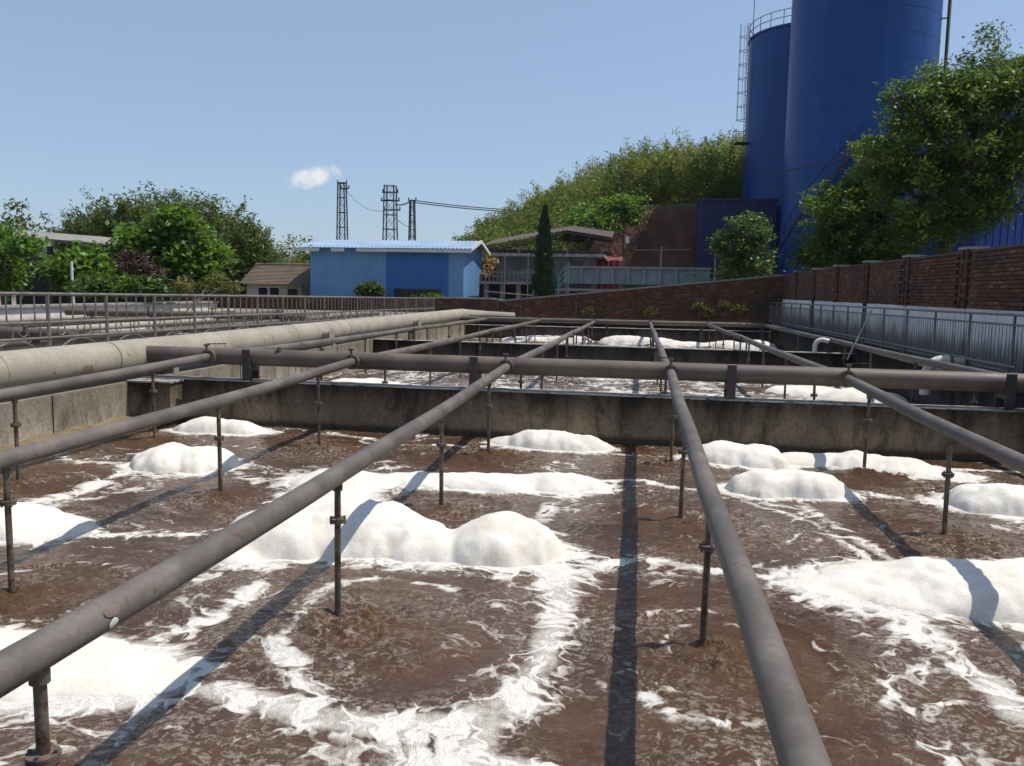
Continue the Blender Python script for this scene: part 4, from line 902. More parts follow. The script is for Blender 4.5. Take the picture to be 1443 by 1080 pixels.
# riser pipe on the right flank
rp = MB(); base = Vector((5.0*math.cos(R_(-18)), 5.0*math.sin(R_(-18)), 0)); rp.tube([base+Vector((0,0,2)), base+Vector((0,0,20.9)), base*.8+Vector((0,0,21.6))], .11, 10)
for z in range(3, 21, 3): rp.bar(base*.9+Vector((0,0,z)), base+Vector((0,0,z)), .07)
rp.build('riser_pipe', 'steel_dark', s2, True)
s1 = silo(12.95, 73.5, 4.75, 1.6, 22.5, 'second blue silo with a caged ladder and roof railing', ladder_ang=R_(188))
MB().tube([(-1.2, -1.0, 21.3), (-1.2, -1.0, 22.2), (-.9, -1.0, 22.5), (2.2, -1.2, 22.6)], .16, 10).build('roof_pipe', 'silo', s1, True)
MB().tube([(-4.5, .2, 20.9), (-4.5, .2, 26.5)], .03, 6).build('lightning_rod', 'steel_dark', s1, True)
silo(19.0, 84.0, 5.3, 1.6, 27.4, 'rearmost blue silo mostly hidden behind the other two')
t = thing('blue_annex', 'dark blue sheet metal annex beside the silos', 'shed'); A = at(988, 283, 66)
sh_ = corrugated(1.1, A.z-1.2); 
for k in range(5): place(sh_, 'cladding_sheet', 'silo_dark', t, (A.x+1.1*k, 66, 1.2))
place(corrugated(4.5, A.z-1.2), 'cladding_sheet', 'silo_dark', t, (A.x, 70.5, 1.2), (0, 0, R_(-90)))
MB().box(A.x-.1, A.x+5.7, 65.85, 70.6, A.z, A.z+.15).build('roof', 'silo_dark', t)
t = thing('blue_hall', 'bright blue corrugated hall behind the tall leafy tree', 'building'); xl = 10.9; Y0 = 30.0
zt = lambda x: 9.0+.35*x
for k in range(10): place(corrugated(1.1, 0, .22, .035, lambda x, k=k: zt(k*1.1+x)-1.2), 'cladding_sheet', 'hall_blue', t, (xl+1.1*k, Y0, 1.2))
for k in range(12): place(corrugated(1.25, 9.0-1.2, .22, .035), 'cladding_sheet', 'hall_blue', t, (xl, Y0+15-1.25*k, 1.2), (0, 0, R_(-90)))
MB().add([(xl-.4, Y0-.5, 8.95), (xl+11, Y0-.5, 12.95), (xl+11, Y0+15.5, 12.95), (xl-.4, Y0+15.5, 8.95), (xl-.4, Y0-.5, 9.15), (xl+11, Y0-.5, 13.15), (xl+11, Y0+15.5, 13.15), (xl-.4, Y0+15.5, 9.15)], [(0,3,2,1),(4,5,6,7),(0,1,5,4),(1,2,6,5),(2,3,7,6),(3,0,4,7)]).build('roof', 'rust_sheet', t)

# ------------------------------------------------------------------ works behind the brick wall
t = thing('concrete_channel', 'raised blue grey concrete channel with buttress ribs above the brick wall', 'channel'); Y0 = 48.0
xa, xb = at(795, 390, Y0).x, at(1000, 390, Y0).x; zt_, zb_ = at(880, 379, Y0).z, at(880, 401, Y0).z
MB().box(xa, xb, Y0, Y0+3, zb_, zt_).build('channel_wall', 'tank_blue', t); MB().box(xa-.05, xb+.05, Y0-.16, Y0+3.1, zt_, zt_+.12).build('top_kerb', 'grey_conc', t)
MB().box(xa-.6, xb, Y0-.25, Y0+3, zb_-.42, zb_-.28).build('slab', 'grey_conc', t)
for x in np.linspace(xa+.1, xb-.1, 10): MB().box(x-.09, x+.09, Y0-.13, Y0+.01, zb_, zt_-.002).build('rib', 'tank_blue', t)
for x in np.linspace(xa, xb-.3, 6): MB().box(x, x+.3, Y0+.3, Y0+.6, .5, zb_-.28).build('column', 'grey_conc', t); MB().box(x, x+.28, Y0+.2, Y0+.5, zb_-.28, zb_).build('pad', 'grey_conc', t)
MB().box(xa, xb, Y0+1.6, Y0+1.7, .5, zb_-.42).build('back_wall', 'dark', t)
t = thing('green_railing', 'sea green railing at the end of the concrete channel', 'railing')
ra, rb = at(960, 390, 47.5).x, at(1018, 390, 47.5).x; zr_ = at(990, 385, 47.5).z
for h in (0, -.3, -.55): MB().bar((ra, 47.5, zr_+h), (rb, 47.5, zr_+h), .05).build('rail', 'green_rail', t)
for x in np.linspace(ra, rb, 6): MB().bar((x, 47.5, zr_-1.9), (x, 47.5, zr_), .05).build('post', 'green_rail', t)
t = thing('green_stair_rail', 'small sea green stair rail beside the dark cypress', 'railing'); p0 = at(787, 398, 47); p1 = at(801, 381, 47)
for h in (0, .35, .7): MB().bar(p0+Vector((0,0,h-.3)), p1+Vector((0,0,h-.3)), .05).build('rail', 'green_rail', t)
for q in (p0, p1): MB().bar(q+Vector((0,0,-1.3)), q+Vector((0,0,.45)), .06).build('post', 'green_rail', t)
t = thing('pump_house', 'low grey pump house with an open window behind the railing', 'building'); Y0 = 52.0
xa, xb = at(703, 370, Y0).x, at(838, 370, Y0).x; zt_ = at(760, 362, Y0).z
MB().box(xa, xb, Y0, Y0+4, .6, zt_).build('wall', 'tank_dark', t); MB().box(xa-.4, xb+.6, Y0-.5, Y0+4.3, zt_, zt_+.18).build('roof_slab', 'conc_top', t)
for pa, pb in ((720, 735), (737, 752), (801, 818)):
    a = at(pa, 369, Y0); b = at(pb, 379, Y0); f = MB().box(a.x, b.x, Y0-.03, Y0+.01, b.z, a.z).build('window', 'steel_dark', t); MB().box(a.x+.06, b.x-.06, Y0-.04, Y0-.032, b.z+.06, a.z-.06).build('pane', 'glass', f)
t = thing('platform_railing', 'pale balustrade of the platform in front of the pump house', 'railing'); Y0 = 49.0
xa, xb = at(677, 390, Y0).x, at(760, 390, Y0).x; zt_, zb_ = at(710, 384, Y0).z, at(710, 397, Y0).z
MB().bar((xa, Y0, zt_), (xb, Y0, zt_), .07).build('rail', 'galv', t); MB().box(xa, xb, Y0-.1, Y0+2.9, zb_-.15, zb_).build('platform', 'grey_conc', t)
for x in np.linspace(xa+.05, xb-.05, 15): MB().bar((x, Y0, zb_), (x, Y0, zt_), .05).build('baluster', 'galv', t)
for x in np.linspace(xa+.3, xb-.3, 4): MB().bar((x, Y0+.4, .4), (x, Y0+.4, zb_-.15), .25).build('column', 'grey_conc', t)
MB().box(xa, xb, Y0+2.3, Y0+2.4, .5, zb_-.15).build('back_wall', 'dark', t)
for px in (711, 744): q = at(px, 375, 48.8); tag(MB().tube([(q.x, 48.8, 1.0), (q.x, 48.8, at(px, 357, 48.8).z)], .035, 8).build('lamp_pole', 'galv', None, True), {711: 'thin pole rising from the pale balustrade beside the shed', 744: 'thin pole rising from the pale balustrade beside the cypress'}[px], 'pole')
t = thing('open_shelter', 'open sided rusty shelter with a low pitched roof below the hill', 'shelter'); Y0 = 60
L_ = at(676, 347, Y0); P_ = at(798, 325, Y0); Q_ = at(862, 335, Y0)
for (a, b) in ((L_, P_), (P_, Q_)):
    mb = MB(); n = 16; V = []; F = []
    for k in range(n*2+1): f = k/(n*2); c = a.lerp(b, f); e = .05 if k % 2 else 0; V += [(c.x, Y0, c.z+e), (c.x, Y0+6, c.z+.8+e)]
    for k in range(n*2): F.append((2*k, 2*k+2, 2*k+3, 2*k+1))
    mb.add(V, F).build('roof_sheet', 'rust_sheet', t)
for yy in (Y0+.1, Y0+2, Y0+4):
    tr = MB(); tr.bar((L_.x, yy, L_.z-.15), (P_.x, yy, P_.z-.12), .1).bar((P_.x, yy, P_.z-.12), (Q_.x, yy, Q_.z-.12), .1).bar((L_.x, yy, L_.z-.2), (Q_.x, yy, L_.z-.35), .1)
    for k in range(1, 9): f = k/9; x = L_.x+(Q_.x-L_.x)*f; zt2 = (L_.z+(P_.z-L_.z)*(x-L_.x)/(P_.x-L_.x) if x < P_.x else P_.z+(Q_.z-P_.z)*(x-P_.x)/(Q_.x-P_.x))-.12; tr.bar((x, yy, L_.z-.28), (x+.6, yy, zt2), .06)
    tr.build('truss', 'rust_sheet', t)
for px in (680, 732, 800, 848): x = at(px, 350, Y0+.1).x; MB().bar((x, Y0+.1, .8), (x, Y0+.1, L_.z), .14).build('post', 'galv', t)
t = thing('red_tarpaulin', 'dull red tarpaulin draped over a stack behind the channel', 'tarpaulin'); a = at(817, 372, 55); b = at(877, 362, 55)
n = 24; V = []; F = []
for k in range(n+1):
    x = a.x+(b.x-a.x)*k/n; e = .09*math.sin(k*1.9); V += [(x, 54.9+e, 1.4), (x, 55+e*.4, b.z-.25+.03*math.sin(k*.7)), (x, 57, b.z+.05+.03*math.sin(k*.9))]
for k in range(n): q = 3*k; F += [(q, q+3, q+4, q+1), (q+1, q+4, q+5, q+2)]
MB().add(V, F).build('cloth', 'red', t, True)
MB().box(a.x+.15, b.x-.15, 55.2, 57, .6, b.z-.4).build('stack', 'rust_sheet', t)
q = at(884, 340, 58); t = thing('floodlight', 'white floodlight on a short pole before the red earth bank', 'lamp', (q.x, 58, 1.0)); MB().tube([(0,0,0), (0,0,q.z-1)], .06, 8).build('pole', 'steel_dark', t, True); MB().box(-.12, .12, -.2, .02, q.z-1.15, q.z-.7).build('housing', 'white', t)
q = at(932, 352, 56); t = thing('utility_pole', 'thin pole with a crossbar standing before the red earth bank', 'pole', (q.x, 56, 1.0)); MB().tube([(0,0,0), (0,0,q.z-1+.2)], .06, 8).build('pole', 'grey_conc', t, True); MB().bar((-1.7, 0, q.z-1.05), (1.9, 0, q.z-.98), .06).build('crossbar', 'galv', t)
q = at(1008, 360, 46); tag(MB().tube([(q.x, 46, 1.0), (q.x, 46, at(1008, 340, 46).z)], .035, 8).build('green_pole', 'cane', None, True), 'thin greenish pole beside the small bushy tree', 'pole')
p0 = at(684, 411, 38); p1 = at(752, 417, 38)
t = thing('pipe_stand', 'slender pale pipe rail in the dark gap above the brick wall', 'pipe'); MB().tube([(p0.x, 38, .5), p0, p1], .03, 8).build('rail', 'galv', t, True); MB().tube([(p1.x-.3, 38, .5), p1+Vector((0,0,.25))], .03, 8).build('prop', 'galv', t, True)

# ------------------------------------------------------------------ hill
def hill_h(X, Y):
    base = np.interp(X, [-29, -23, -17, -9, -.7, 10, 25, 80], [0, 1.2, 5.4, 10.0, 12.5, 14.5, 17, 22])
    up = sstep(61, 104, Y+3*(fbm(X*.12, Y*.12, 5)-.5)); h = .5+base*up+(fbm(X*.16, Y*.16, 11)-.5)*1.8*up
    low = sstep(-12, 10, X)*sstep(44, 58, Y)*1.6
    cut = sstep(-6.5, -3.2, X+1.6*(fbm(X*.6, Y*.6, 21)-.5)); face = sstep(70.2, 72.4, Y+.9*(fbm(X*.7, Y*.4, 23)-.5))
    wall = np.where(Y > 69, 3.2+5.6*face, np.minimum(h, 3.0)); hc = np.where(Y < 74.5, wall, np.maximum(h, 8.8*np.clip(1-(Y-74.5)/30, 0, 1)+h*np.clip((Y-74.5)/30, 0, 1)))
    return np.maximum(h*(1-cut)+hc*cut, .4)+low*(1-up)*.6
xs = np.linspace(-70, 90, 230); ys = np.linspace(56, 190, 200); X, Y = np.meshgrid(xs, ys); Z = hill_h(X, Y)
Z = np.where(Y > 150, Z-(Y-150)*.2, Z); Z[0, :] = -.5; Z[-1, :] = -.5; Z[:, 0] = -.5; Z[:, -1] = -.5
n_ = np.arange(X.size).reshape(X.shape); qf = np.stack([n_[:-1,:-1], n_[:-1,1:], n_[1:,1:], n_[1:,:-1]], -1).reshape(-1, 4)
tag(link('hill', fastmesh('hill', np.stack([X.ravel(), Y.ravel(), Z.ravel()], 1), qf, 4, smooth=True), 'hill'), kind='structure')
# blue far ridges
def ridge(name, Y0, x0, x1, hfun, depth):
    xs = np.linspace(x0, x1, 90); ys = np.linspace(0, 1, 10); X, T = np.meshgrid(xs, ys); Z = hfun(X)*np.sin(np.clip(T*1.0, 0, 1)*math.pi/2)+0*T; Yy = Y0+T*depth
    Z = Z+(fbm(X*.02, T*6, 3)-.5)*8*T; n_ = np.arange(X.size).reshape(X.shape); q = np.stack([n_[:-1,:-1], n_[:-1,1:], n_[1:,1:], n_[1:,:-1]], -1).reshape(-1, 4)
    tag(link(name, fastmesh(name, np.stack([X.ravel(), Yy.ravel(), Z.ravel()], 1), q, 4, smooth=True), 'leaf_ridge'), kind='structure')
M['leaf_ridge'] = paint('far wooded ridge', (0.035, 0.055, 0.02), (0.06, 0.08, 0.03), .02, .95, 0.0)
ridge('far_hills', 900, -1400, 500, lambda X: 60+7*np.sin(X*.006+1.0)+6*np.sin(X*.017)+4*np.sin(X*.041), 300)

# ------------------------------------------------------------------ foliage
def leaves(cent, tone, L, Wd, up=.35, droop=0.0, rg=rng, fold=True):
    """diamond leaves at the given centres -> verts, quads"""
    n = len(cent); d = rg.normal(size=(n, 3)); d[:, 2] = d[:, 2]*.6-droop; d /= np.linalg.norm(d, axis=1)[:, None]
    nn = rg.normal(size=(n, 3)); nn[:, 2] += up*3; s = np.cross(d, nn); s /= np.linalg.norm(s, axis=1)[:, None]+1e-9
    l = L*rg.uniform(.6, 1.25, (n, 1)); wd = Wd*rg.uniform(.6, 1.25, (n, 1))
    V = np.stack([cent-d*l/2, cent+s*wd/2+d*l*.05, cent+d*l/2, cent-s*wd/2+d*l*.05], 1).reshape(-1, 3)
    return V, np.arange(4*n).reshape(n, 4), np.repeat(tone, 4)
def crown_points(blobs, nclump, per, sig, rg, shell=.55):
    vol = np.array([b[3]*b[4]*b[5] for b in blobs])**.72; pick = rg.choice(len(blobs), nclump, p=vol/vol.sum()); B = np.array(blobs)[pick]
    u = rg.normal(size=(nclump, 3)); u /= np.linalg.norm(u, axis=1)[:, None]; rad = rg.uniform(shell**3, 1, (nclump, 1))**(1/3)*rg.uniform(.82, 1.22, (nclump, 1))
    c = B[:, :3]+u*rad*B[:, 3:6]; ct = rg.uniform(0, 1, nclump)
    P = np.repeat(c, per, 0)+rg.normal(size=(nclump*per, 3))*sig*np.array([1, 1, .7]); tn = np.clip(np.repeat(ct, per)*.75+rg.uniform(-.05, .35, nclump*per), 0, 1)
    return P, tn, c
def tree(name, label, cat, base, blobs, nclump, per, sig, L, Wd, mat, trunk_r=.12, group=None, droop=.15, up=.35, shell=.5, limbs=7, sprigs=0, stems=1, seed=1):
    rg = np.random.default_rng(seed); bx, by, bz = base; t = thing(name, label, cat, base, group)
    bl = [(b[0]-bx, b[1]-by, b[2]-bz, b[3], b[4], b[5]) for b in blobs]; P, tn, c = crown_points(bl, nclump, per, sig, rg, shell); P[:, 2] = np.maximum(P[:, 2], .05)
    V, F, T = leaves(P, tn, L, Wd, up, droop, rg)
    link('crown', fastmesh('crown', V, F, 4, T), mat, t)
    mb = MB(); cm = Vector((sum(b[0] for b in bl)/len(bl), sum(b[1] for b in bl)/len(bl), sum(b[2] for b in bl)/len(bl)))
    fork = cm*.55; fork.z = cm.z*.6
    for s in range(stems):
        o = Vector((rg.normal()*.25, rg.normal()*.2, 0)) if stems > 1 else Vector((0, 0, 0))
        mb.tube([o, o+(fork-o)*.5+Vector((rg.normal()*.08, rg.normal()*.08, 0)), fork], [trunk_r, trunk_r*.85, trunk_r*.68], 8)
    for i in rg.choice(len(c), min(limbs, len(c)), replace=False):
        e = Vector(c[i]); mid = fork.lerp(e, .5)+Vector((rg.normal()*.15, rg.normal()*.15, .15)); mb.tube([fork-Vector((0,0,.1)), mid, e], [trunk_r*.5, trunk_r*.3, trunk_r*.08], 6)
    mb.build('trunk', 'bark', t, True); return t
def B(px, py, Y, rpx, rpy, ry):                     # crown lobe seen at a pixel
    c = at(px, py, Y); k = Y/FPX; return (c.x, Y, c.z, rpx*k, ry, rpy*k)
# left: broad leaved trees
q = at(235, 405, 36)
tree('paper_mulberry_tree', 'bright broad leaved tree before the bamboo thicket', 'tree', (q.x, 36, .5), [B(245, 330, 36, 42, 34, 1.2), B(205, 350, 36, 45, 32, 1.2), B(285, 365, 36, 42, 42, 1.2), B(230, 385, 36, 60, 30, 1.2)], 260, 26, .28, .34, .22, 'leaf_bright', .13, 'broad leaved trees behind the railing', .25, .5, limbs=10, seed=11)
q = at(120, 405, 34)
tree('paper_mulberry_tree', 'lower bright leafy tree beside the slim pale post', 'tree', (q.x, 34, .5), [B(125, 375, 34, 38, 26, 1.0), B(85, 385, 34, 30, 18, .9), B(150, 395, 34, 35, 22, .9)], 150, 24, .26, .32, .2, 'leaf_bright', .1, 'broad leaved trees behind the railing', .25, .5, seed=12)
q = at(5, 405, 33)
tree('leafy_tree', 'leafy tree growing against the low sheet roof', 'tree', (q.x, 33, .5), [B(0, 340, 33, 22, 25, .9), B(5, 385, 33, 28, 28, 1.0), B(-25, 360, 33, 30, 45, 1.2), B(30, 345, 32, 20, 12, .6)], 150, 24, .26, .28, .17, 'leaf_bright', .1, 'broad leaved trees behind the railing', .25, .5, seed=13)
q = at(205, 405, 31); tree('purple_shrub', 'purple brown shrub in front of the bright broad leaved tree', 'shrub', (q.x, 31, .5), [B(190, 375, 31, 24, 18, .5), B(210, 388, 31, 20, 12, .5), B(178, 366, 31, 14, 10, .4)], 70, 22, .16, .2, .1, 'leaf_purple', .05, None, .2, .3, seed=14)
q = at(215, 408, 29); tree('low_shrub', 'low leafy shrub just behind the ornamental railing', 'shrub', (q.x, 29, .5), [B(150, 404, 29, 35, 12, .6), B(205, 404, 29, 30, 12, .6), B(120, 402, 29, 18, 10, .5)], 90, 20, .16, .26, .16, 'leaf_mid', .05, None, .2, .5, seed=15, stems=3)
q = at(252, 408, 30); tree('yellow_shrub', 'yellowing shrub between the leafy trees and the small house', 'shrub', (q.x, 30, .5), [B(255, 402, 30, 14, 14, .4), B(300, 400, 34, 12, 14, .4), B(325, 404, 34, 12, 10, .4)], 50, 20, .15, .2, .1, 'leaf_yellow', .04, None, .2, .3, seed=16, stems=2)
def bamboo_plumes(pts, hts, per, rg, spread=.9, L=.42, Wd=.085, tones=None):
    VV = []; FF = []; TT = []; o = 0
    n = len(pts); ph = rg.uniform(0, 2*math.pi, n); lean = rg.uniform(.12, .42, n); tb = rg.uniform(0, 1, n) if tones is None else tones
    u = rg.uniform(.22, 1, (n, per))**.75; h = hts[:, None]; bend = lean[:, None]*h*u**2.4
    sp = spread*(1.15-u)*.9+.16
    X = pts[:, 0:1]+np.cos(ph)[:, None]*bend+rg.normal(size=(n, per))*sp*.55; Y = pts[:, 1:2]+np.sin(ph)[:, None]*bend+rg.normal(size=(n, per))*sp*.55
    Z = pts[:, 2:3]+h*(u-.16*lean[:, None]*u**3)+rg.normal(size=(n, per))*.16; P = np.stack([X, Y, Z], -1).reshape(-1, 3)
    tn = np.clip(np.repeat(tb, per)*.65+rg.uniform(0, .25, n*per)+(u.ravel()-.6)*.25, 0, 1)
    return leaves(P, tn, L, Wd, .5, .45, rg)
# thicket behind the broad leaved trees
for i, (px, py, rx) in enumerate(((120, 305, 26), (158, 288, 34), (200, 272, 36), (245, 270, 38), (290, 278, 36), (330, 302, 28), (352, 335, 18))):
    rg = np.random.default_rng(60+i); top = at(px, py, 60); t = thing('bamboo_clump', ['low bamboo clump at the end of the thicket by the sheet roof', 'bamboo clump second from the sheet roof in the thicket', 'tall bamboo clump third from the sheet roof in the thicket', 'tallest bamboo clump at the crest of the thicket', 'tall bamboo clump fifth from the sheet roof in the thicket', 'sloping bamboo clump second from the small house in the thicket', 'lowest bamboo clump of the thicket beside the small house'][i], 'bamboo', (top.x, 60, .5), 'bamboo clumps of the thicket')
    k = 60/FPX; n = 60; Hh = top.z-.5; r = rx*k*1.25
    a = rg.uniform(0, 2*math.pi, n); rr = r*np.sqrt(rg.uniform(0, 1, n)); pts = np.stack([rr*np.cos(a), rr*np.sin(a)*1.2, np.zeros(n)], 1); hts = Hh*(1.05-.28*(rr/r)**2)*rg.uniform(.82, 1.06, n)
    V1, F1, T1 = bamboo_plumes(pts, hts, 190, rg, 1.0, .46, .11); P2, t2, c2 = crown_points([(0, 0, Hh*.45, r*1.05, r*1.1, Hh*.5)], 260, 24, .34, rg, .7); P2[:, 2] = np.maximum(P2[:, 2], .1); V2, F2, T2 = leaves(P2, t2, .42, .12, .2, .4, rg)
    link('crown', fastmesh('crown', np.concatenate([V1, V2]), np.concatenate([F1, F2+len(V1)]), 4, np.concatenate([T1, T2])), 'leaf_thicket', t)
    cm = MB()
    for j in range(12): cm.tube([pts[j], pts[j]+np.array([0, 0, hts[j]*.6]), pts[j]+np.array([rg.normal()*.5, rg.normal()*.4, hts[j]])], [.05, .035, .012], 5)
    cm.build('culms', 'cane', t, True)
# low trees between thicket and shed, and beyond the lean-to roof
for i, (px, py, rx, Y, mt, lb) in enumerate(((372, 345, 24, 75, 'leaf_thicket', 'small bushy tree behind the small house roof'), (405, 342, 26, 76, 'leaf_bamboo', 'pale bushy tree beside the corner of the blue shed'), (430, 345, 16, 78, 'leaf_thicket', 'small tree peeping over the corner of the blue shed'), (20, 285, 22, 58, 'leaf_thicket', 'slender feathery tree beyond the low sheet roof'), (60, 325, 34, 66, 'leaf_mid', 'rounded green tree beyond the low sheet roof'), (95, 335, 26, 64, 'leaf_thicket', 'dusky tree between the sheet roof and the thicket'))):
    top = at(px, py, Y); k = Y/FPX; Hh = top.z-.5
    tree('distant_tree', lb, 'tree', (top.x, Y, .5), [(top.x, Y, .5+Hh*.62, rx*k, rx*k, Hh*.42), (top.x+rx*k*.4, Y, .5+Hh*.4, rx*k*.9, rx*k, Hh*.35), (top.x-rx*k*.5, Y, .5+Hh*.35, rx*k*.9, rx*k, Hh*.33)], 130, 22, .3, .42, .16, mt, .14, None, .3, .3, .4, seed=80+i)
q = at(520, 412, 48.6); tree('small_papaya_tree', 'small bushy green tree against the front of the blue shed', 'tree', (q.x, 48.6, .5), [B(510, 410, 48.6, 9, 9, .4), B(530, 410, 48.6, 10, 9, .4), B(520, 404, 48.6, 9, 6, .4)], 70, 16, .14, .26, .12, 'leaf_mid', .05, None, .3, .5, seed=91)
q = at(612, 416, 48.9); tree('window_weed', 'thin weed growing below the window of the blue shed', 'weed', (q.x, 48.9, .5), [B(612, 418, 48.9, 14, 4, .2), B(590, 420, 48.9, 10, 4, .2)], 30, 14, .1, .22, .07, 'leaf_bright', .03, None, .1, .6, seed=92)
# cypress
def cypress():
    rg = np.random.default_rng(33); top = at(768, 291, 40); t = thing('cypress_tree', 'narrow dark columnar cypress in front of the pump house', 'tree', (top.x, 40, .5)); Hh = top.z-.5
    n = 17000; u = rg.uniform(0.02, 1, n); prof = np.interp(u, [0, .12, .3, .38, .5, .8, 1], [.52, .66, .62, .46, .42, .27, .03]); lump = 1+.18*np.sin(u*37+rg.integers(0, 3, n))
    a = rg.uniform(0, 2*math.pi, n); r = prof*lump*np.sqrt(rg.uniform(.35, 1, n)); P = np.stack([r*np.cos(a), r*np.sin(a), u*Hh], 1)+rg.normal(size=(n, 3))*.03; d = np.stack([np.cos(a)*.3, np.sin(a)*.3, np.ones(n)], 1)+rg.normal(size=(n, 3))*.25; d /= np.linalg.norm(d, axis=1)[:, None]
    s = np.cross(d, np.stack([np.cos(a), np.sin(a), np.zeros(n)], 1)+rg.normal(size=(n, 3))*.4); s /= np.linalg.norm(s, axis=1)[:, None]; l = .17*rg.uniform(.6, 1.3, (n, 1))
    V = np.stack([P-d*l/2, P+s*.028, P+d*l/2, P-s*.028], 1).reshape(-1, 3); tn = np.clip(.5*(np.sin(u*60+a*2)*.5+.5)+rg.uniform(0, .5, n), 0, 1)
    link('crown', fastmesh('crown', V, np.arange(4*n).reshape(n, 4), 4, np.repeat(tn, 4)), 'leaf_dark', t); MB().tube([(0,0,0), (0,0,Hh*.9)], [.11, .02], 8).build('trunk', 'bark', t, True)
cypress()
# trees by the silos
q = at(1045, 395, 44)
tree('bushy_tree', 'small bushy tree at the foot of the silos above the wall corner', 'tree', (q.x, 44, 1.2), [B(1055, 325, 44, 26, 20, .9), B(1030, 350, 44, 24, 20, .8), B(1060, 365, 44, 24, 26, .8), B(1035, 383, 44, 22, 16, .8), B(1015, 335, 44, 9, 12, .4)], 190, 24, .2, .24, .12, 'leaf_mid', .11, None, .2, .4, seed=21, limbs=9)
q = at(1235, 380, 33)
tree('leafy_tree', 'spreading bright edged tree leaning in front of the widest silo', 'tree', (q.x, 33, 1.2), [B(1190, 300, 33, 52, 36, 1.2), B(1215, 345, 33, 60, 36, 1.2), B(1165, 365, 33, 30, 16, .8), B(1235, 265, 33, 40, 30, 1.2), B(1180, 345, 33, 40, 24, 1.0), B(1245, 330, 33, 55, 45, 1.3), B(1140, 365, 33, 20, 12, .6), B(1230, 215, 33, 26, 14, .6)], 560, 52, .17, .2, .075, 'leaf_tree', .16, 'trees between the brick wall and the silos', .3, .3, seed=22, limbs=14)
q = at(1330, 360, 28)
tree('leafy_tree', 'tallest dense tree overhanging the brick wall before the blue hall', 'tree', (q.x, 28, 1.2), [B(1300, 200, 28, 75, 60, 1.5), B(1370, 190, 28, 75, 75, 1.6), B(1430, 170, 28, 50, 70, 1.4), B(1300, 280, 28, 60, 55, 1.4), B(1370, 130, 28, 45, 30, 1.0), B(1310, 130, 28, 45, 28, 1.0), B(1410, 235, 28, 45, 40, 1.0), B(1255, 225, 28, 40, 26, .9), B(1350, 300, 28, 60, 30, 1.0), B(1290, 330, 28, 50, 26, 1.0), B(1400, 280, 28, 35, 25, .8), B(1440, 110, 28, 30, 30, .8)], 640, 60, .18, .2, .07, 'leaf_tree', .2, 'trees between the brick wall and the silos', .3, .3, seed=23, limbs=22)
q = at(1392, 330, 30)
tree('slender_tree', 'slender feathery sapling rising above the dense tree', 'tree', (q.x, 30.5, 1.2), [B(1395, 60, 30.5, 15, 22, .4), B(1390, 100, 30.5, 34, 24, .7), B(1385, 135, 30.5, 40, 24, .8), B(1365, 80, 30.5, 12, 10, .3)], 170, 26, .18, .17, .06, 'leaf_tree', .08, 'trees between the brick wall and the silos', .3, .3, seed=24, limbs=10)
q = at(1165, 375, 36); tree('low_shrub', 'low shrub showing over the brick wall below the silo stair', 'shrub', (q.x, 36.8, 1.2), [B(1150, 368, 36.8, 22, 12, .6), B(1200, 362, 36.8, 28, 12, .6)], 90, 20, .16, .18, .07, 'leaf_mid', .05, None, .2, .4, seed=25, stems=3)
# weeds at the far wall
for i, (px, py) in enumerate(((830, 440), (915, 440), (985, 432), (1020, 430), (1040, 436), (1000, 440))):
    q = at(px, py, 36.2); rg = np.random.default_rng(120+i); t = thing('weed', 'yellowish weed tuft alone at the foot of the far brick wall by the coping dip' if i == 0 else 'yellowish weed tuft behind the far cross pipe where the fourth branch joins' if i == 1 else 'yellowish weed tuft in the cluster below the small bushy tree', 'weed', (q.x, 36.2, .86), 'weeds along the far wall')
    n = 150; P = rg.normal(size=(n, 3))*np.array([.13, .06, .09])+np.array([0, 0, max(.15, q.z-.86)]); P[:, 2] = np.maximum(P[:, 2], .05); V, F, T = leaves(P, rg.uniform(0, 1, n), .16, .05, .3, .1, rg)
    link('leaf_tuft', fastmesh('leaf_tuft', V, F, 4, T), 'leaf_yellow', t); MB().tube([(0,0,-.05), (.03, 0, .3)], .01, 5).build('stem', 'cane', t)
# straw heap behind the shed's gable
q = at(690, 372, 56); rg = np.random.default_rng(5); n = 1500; a = rg.uniform(0, 6.3, n); r = np.sqrt(rg.uniform(0, 1, n)); P = np.stack([r*np.cos(a)*1.6, r*np.sin(a)*1.2, (1-r**2)*rg.uniform(.6, 1, n)*1.3+.1], 1); V, F, T = leaves(P, rg.uniform(0, 1, n), .5, .1, .3, .1, rg)
t = thing('straw_heap', 'heap of dry straw beside the gable of the blue shed', 'straw', (q.x, 56, q.z-1.0)); link('straw', fastmesh('straw', V, F, 4, T), 'wood', t); MB().box(-1.6, 1.6, -1.0, 1.0, -(q.z-1.5), .1).build('platform', 'red', t)
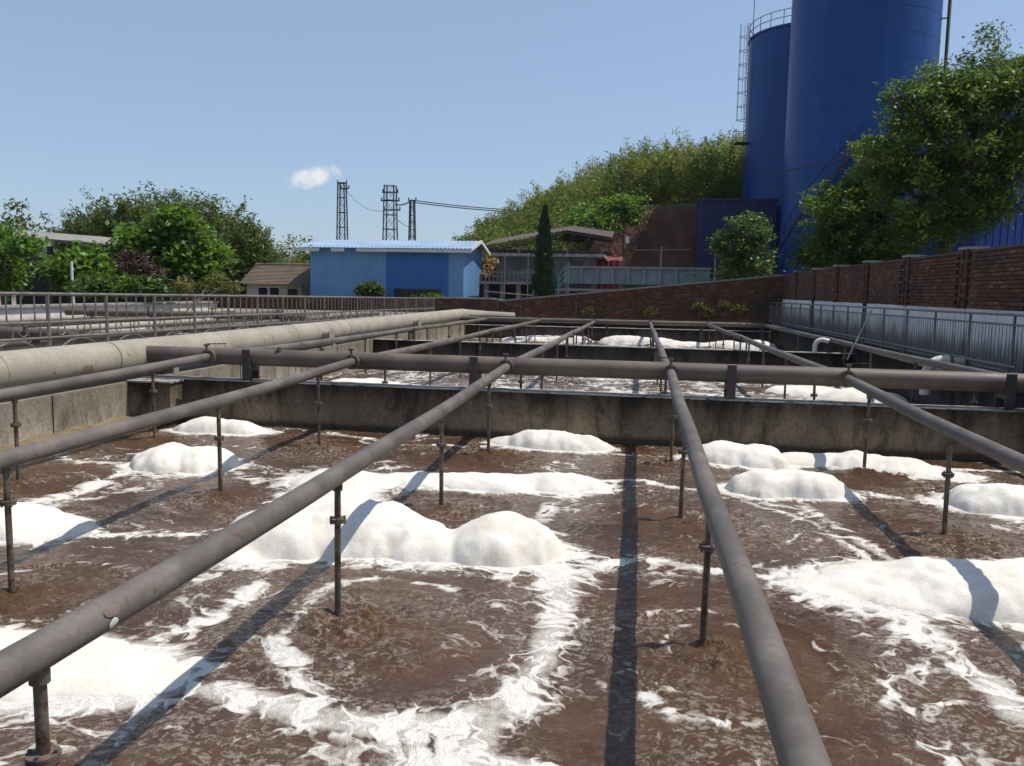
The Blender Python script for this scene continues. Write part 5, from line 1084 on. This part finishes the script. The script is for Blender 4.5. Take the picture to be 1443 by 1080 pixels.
# the wooded hill: one mass of bamboo
def hill_wood():
    rg = np.random.default_rng(77); n = 8200; X = rg.uniform(-34, 22, n); Y = 60+52*rg.uniform(0, 1, n)**.9; Z = hill_h(X, Y)
    e = .4; sl = np.hypot((hill_h(X+e, Y)-hill_h(X-e, Y))/(2*e), (hill_h(X, Y+e)-hill_h(X, Y-e))/(2*e)); clear = (X > -5.5) & (Y < 73.5)
    d_ = np.stack([X, Y, Z+4-CAM_Z], 1); pxs = PW/2+FPX*(d_@_R)/(d_@_f); ok = (sl < 1.1) & ~clear & (Z > 1.0) & (Y > 63) & (pxs > 622); pts = np.stack([X, Y, Z], 1)[ok]; m = len(pts); patch = fbm(pts[:, 0]*.10, pts[:, 1]*.07, 31); patch2 = fbm(pts[:, 0]*.3, pts[:, 1]*.3, 37)
    hts = np.clip((pxs[ok]-585)/110, .3, 1)*(2.4+3.6*patch+rg.uniform(-.7, .9, m)+.3+1.8*rg.uniform(0, 1, m)**5)*np.clip((pts[:, 1]-58)/14, .45, 1); tones = np.clip((patch2-.3)*1.5+(fbm(pts[:, 0]*.09+4, pts[:, 1]*.05, 53, 3)-.5)*1.6, 0, 1)
    V, F, T = bamboo_plumes(pts-np.array([0, 0, .2]), hts, 64, rg, .9, .46, .12, tones); print('hill plumes', m)
    tag(link('bamboo_wood', fastmesh('bamboo_wood', V, F, 4, T), 'leaf_bamboo'), 'dense bamboo wood covering the hillside behind the works', 'woodland', None, 'stuff')
    # brighter creeper patch above the red bank
    c = [(at(860, 300, 68.5), 2.6, 1.3), (at(830, 315, 67), 2.2, 1.2), (at(880, 292, 69), 1.6, .9), (at(815, 330, 66), 1.4, .9)]
    t = thing('creeper_bank', 'bright green creeper mass at the edge of the red earth bank', 'creeper', (c[0][0].x, 68, 2.5)); o = Vector((c[0][0].x, 68, 2.5))
    P, tn, cc = crown_points([((q-o).x, (q-o).y, (q-o).z, a, 1.2, b) for q, a, b in c], 220, 24, .3, rg, .35); V, F, T = leaves(P, tn, .36, .2, .5, .2, rg); link('leaf_mass', fastmesh('leaf_mass', V, F, 4, T), 'leaf_bright', t)
    mb = MB()
    for q, a, b in c: mb.tube([(q.x-o.x, 0.5, -1.5), q-o], [.08, .03], 6)
    mb.build('stems', 'bark', t)
hill_wood()

# ------------------------------------------------------------------ haze
hm = bpy.data.materials.new('thin summer haze'); hm.use_nodes = True; ht = hm.node_tree; ht.nodes.clear()
ho = ht.nodes.new('ShaderNodeOutputMaterial'); hv = ht.nodes.new('ShaderNodeVolumePrincipled')
hv.inputs['Color'].default_value = (0.86, 0.90, 0.96, 1); hv.inputs['Density'].default_value = 0.00012; hv.inputs['Anisotropy'].default_value = 0.2
ht.links.new(hv.outputs[0], ho.inputs['Volume'])
hz = MB().box(-1850, 1850, -1850, 1850, -3.0, 92.0).build('haze', hm); tag(hz, kind='stuff')
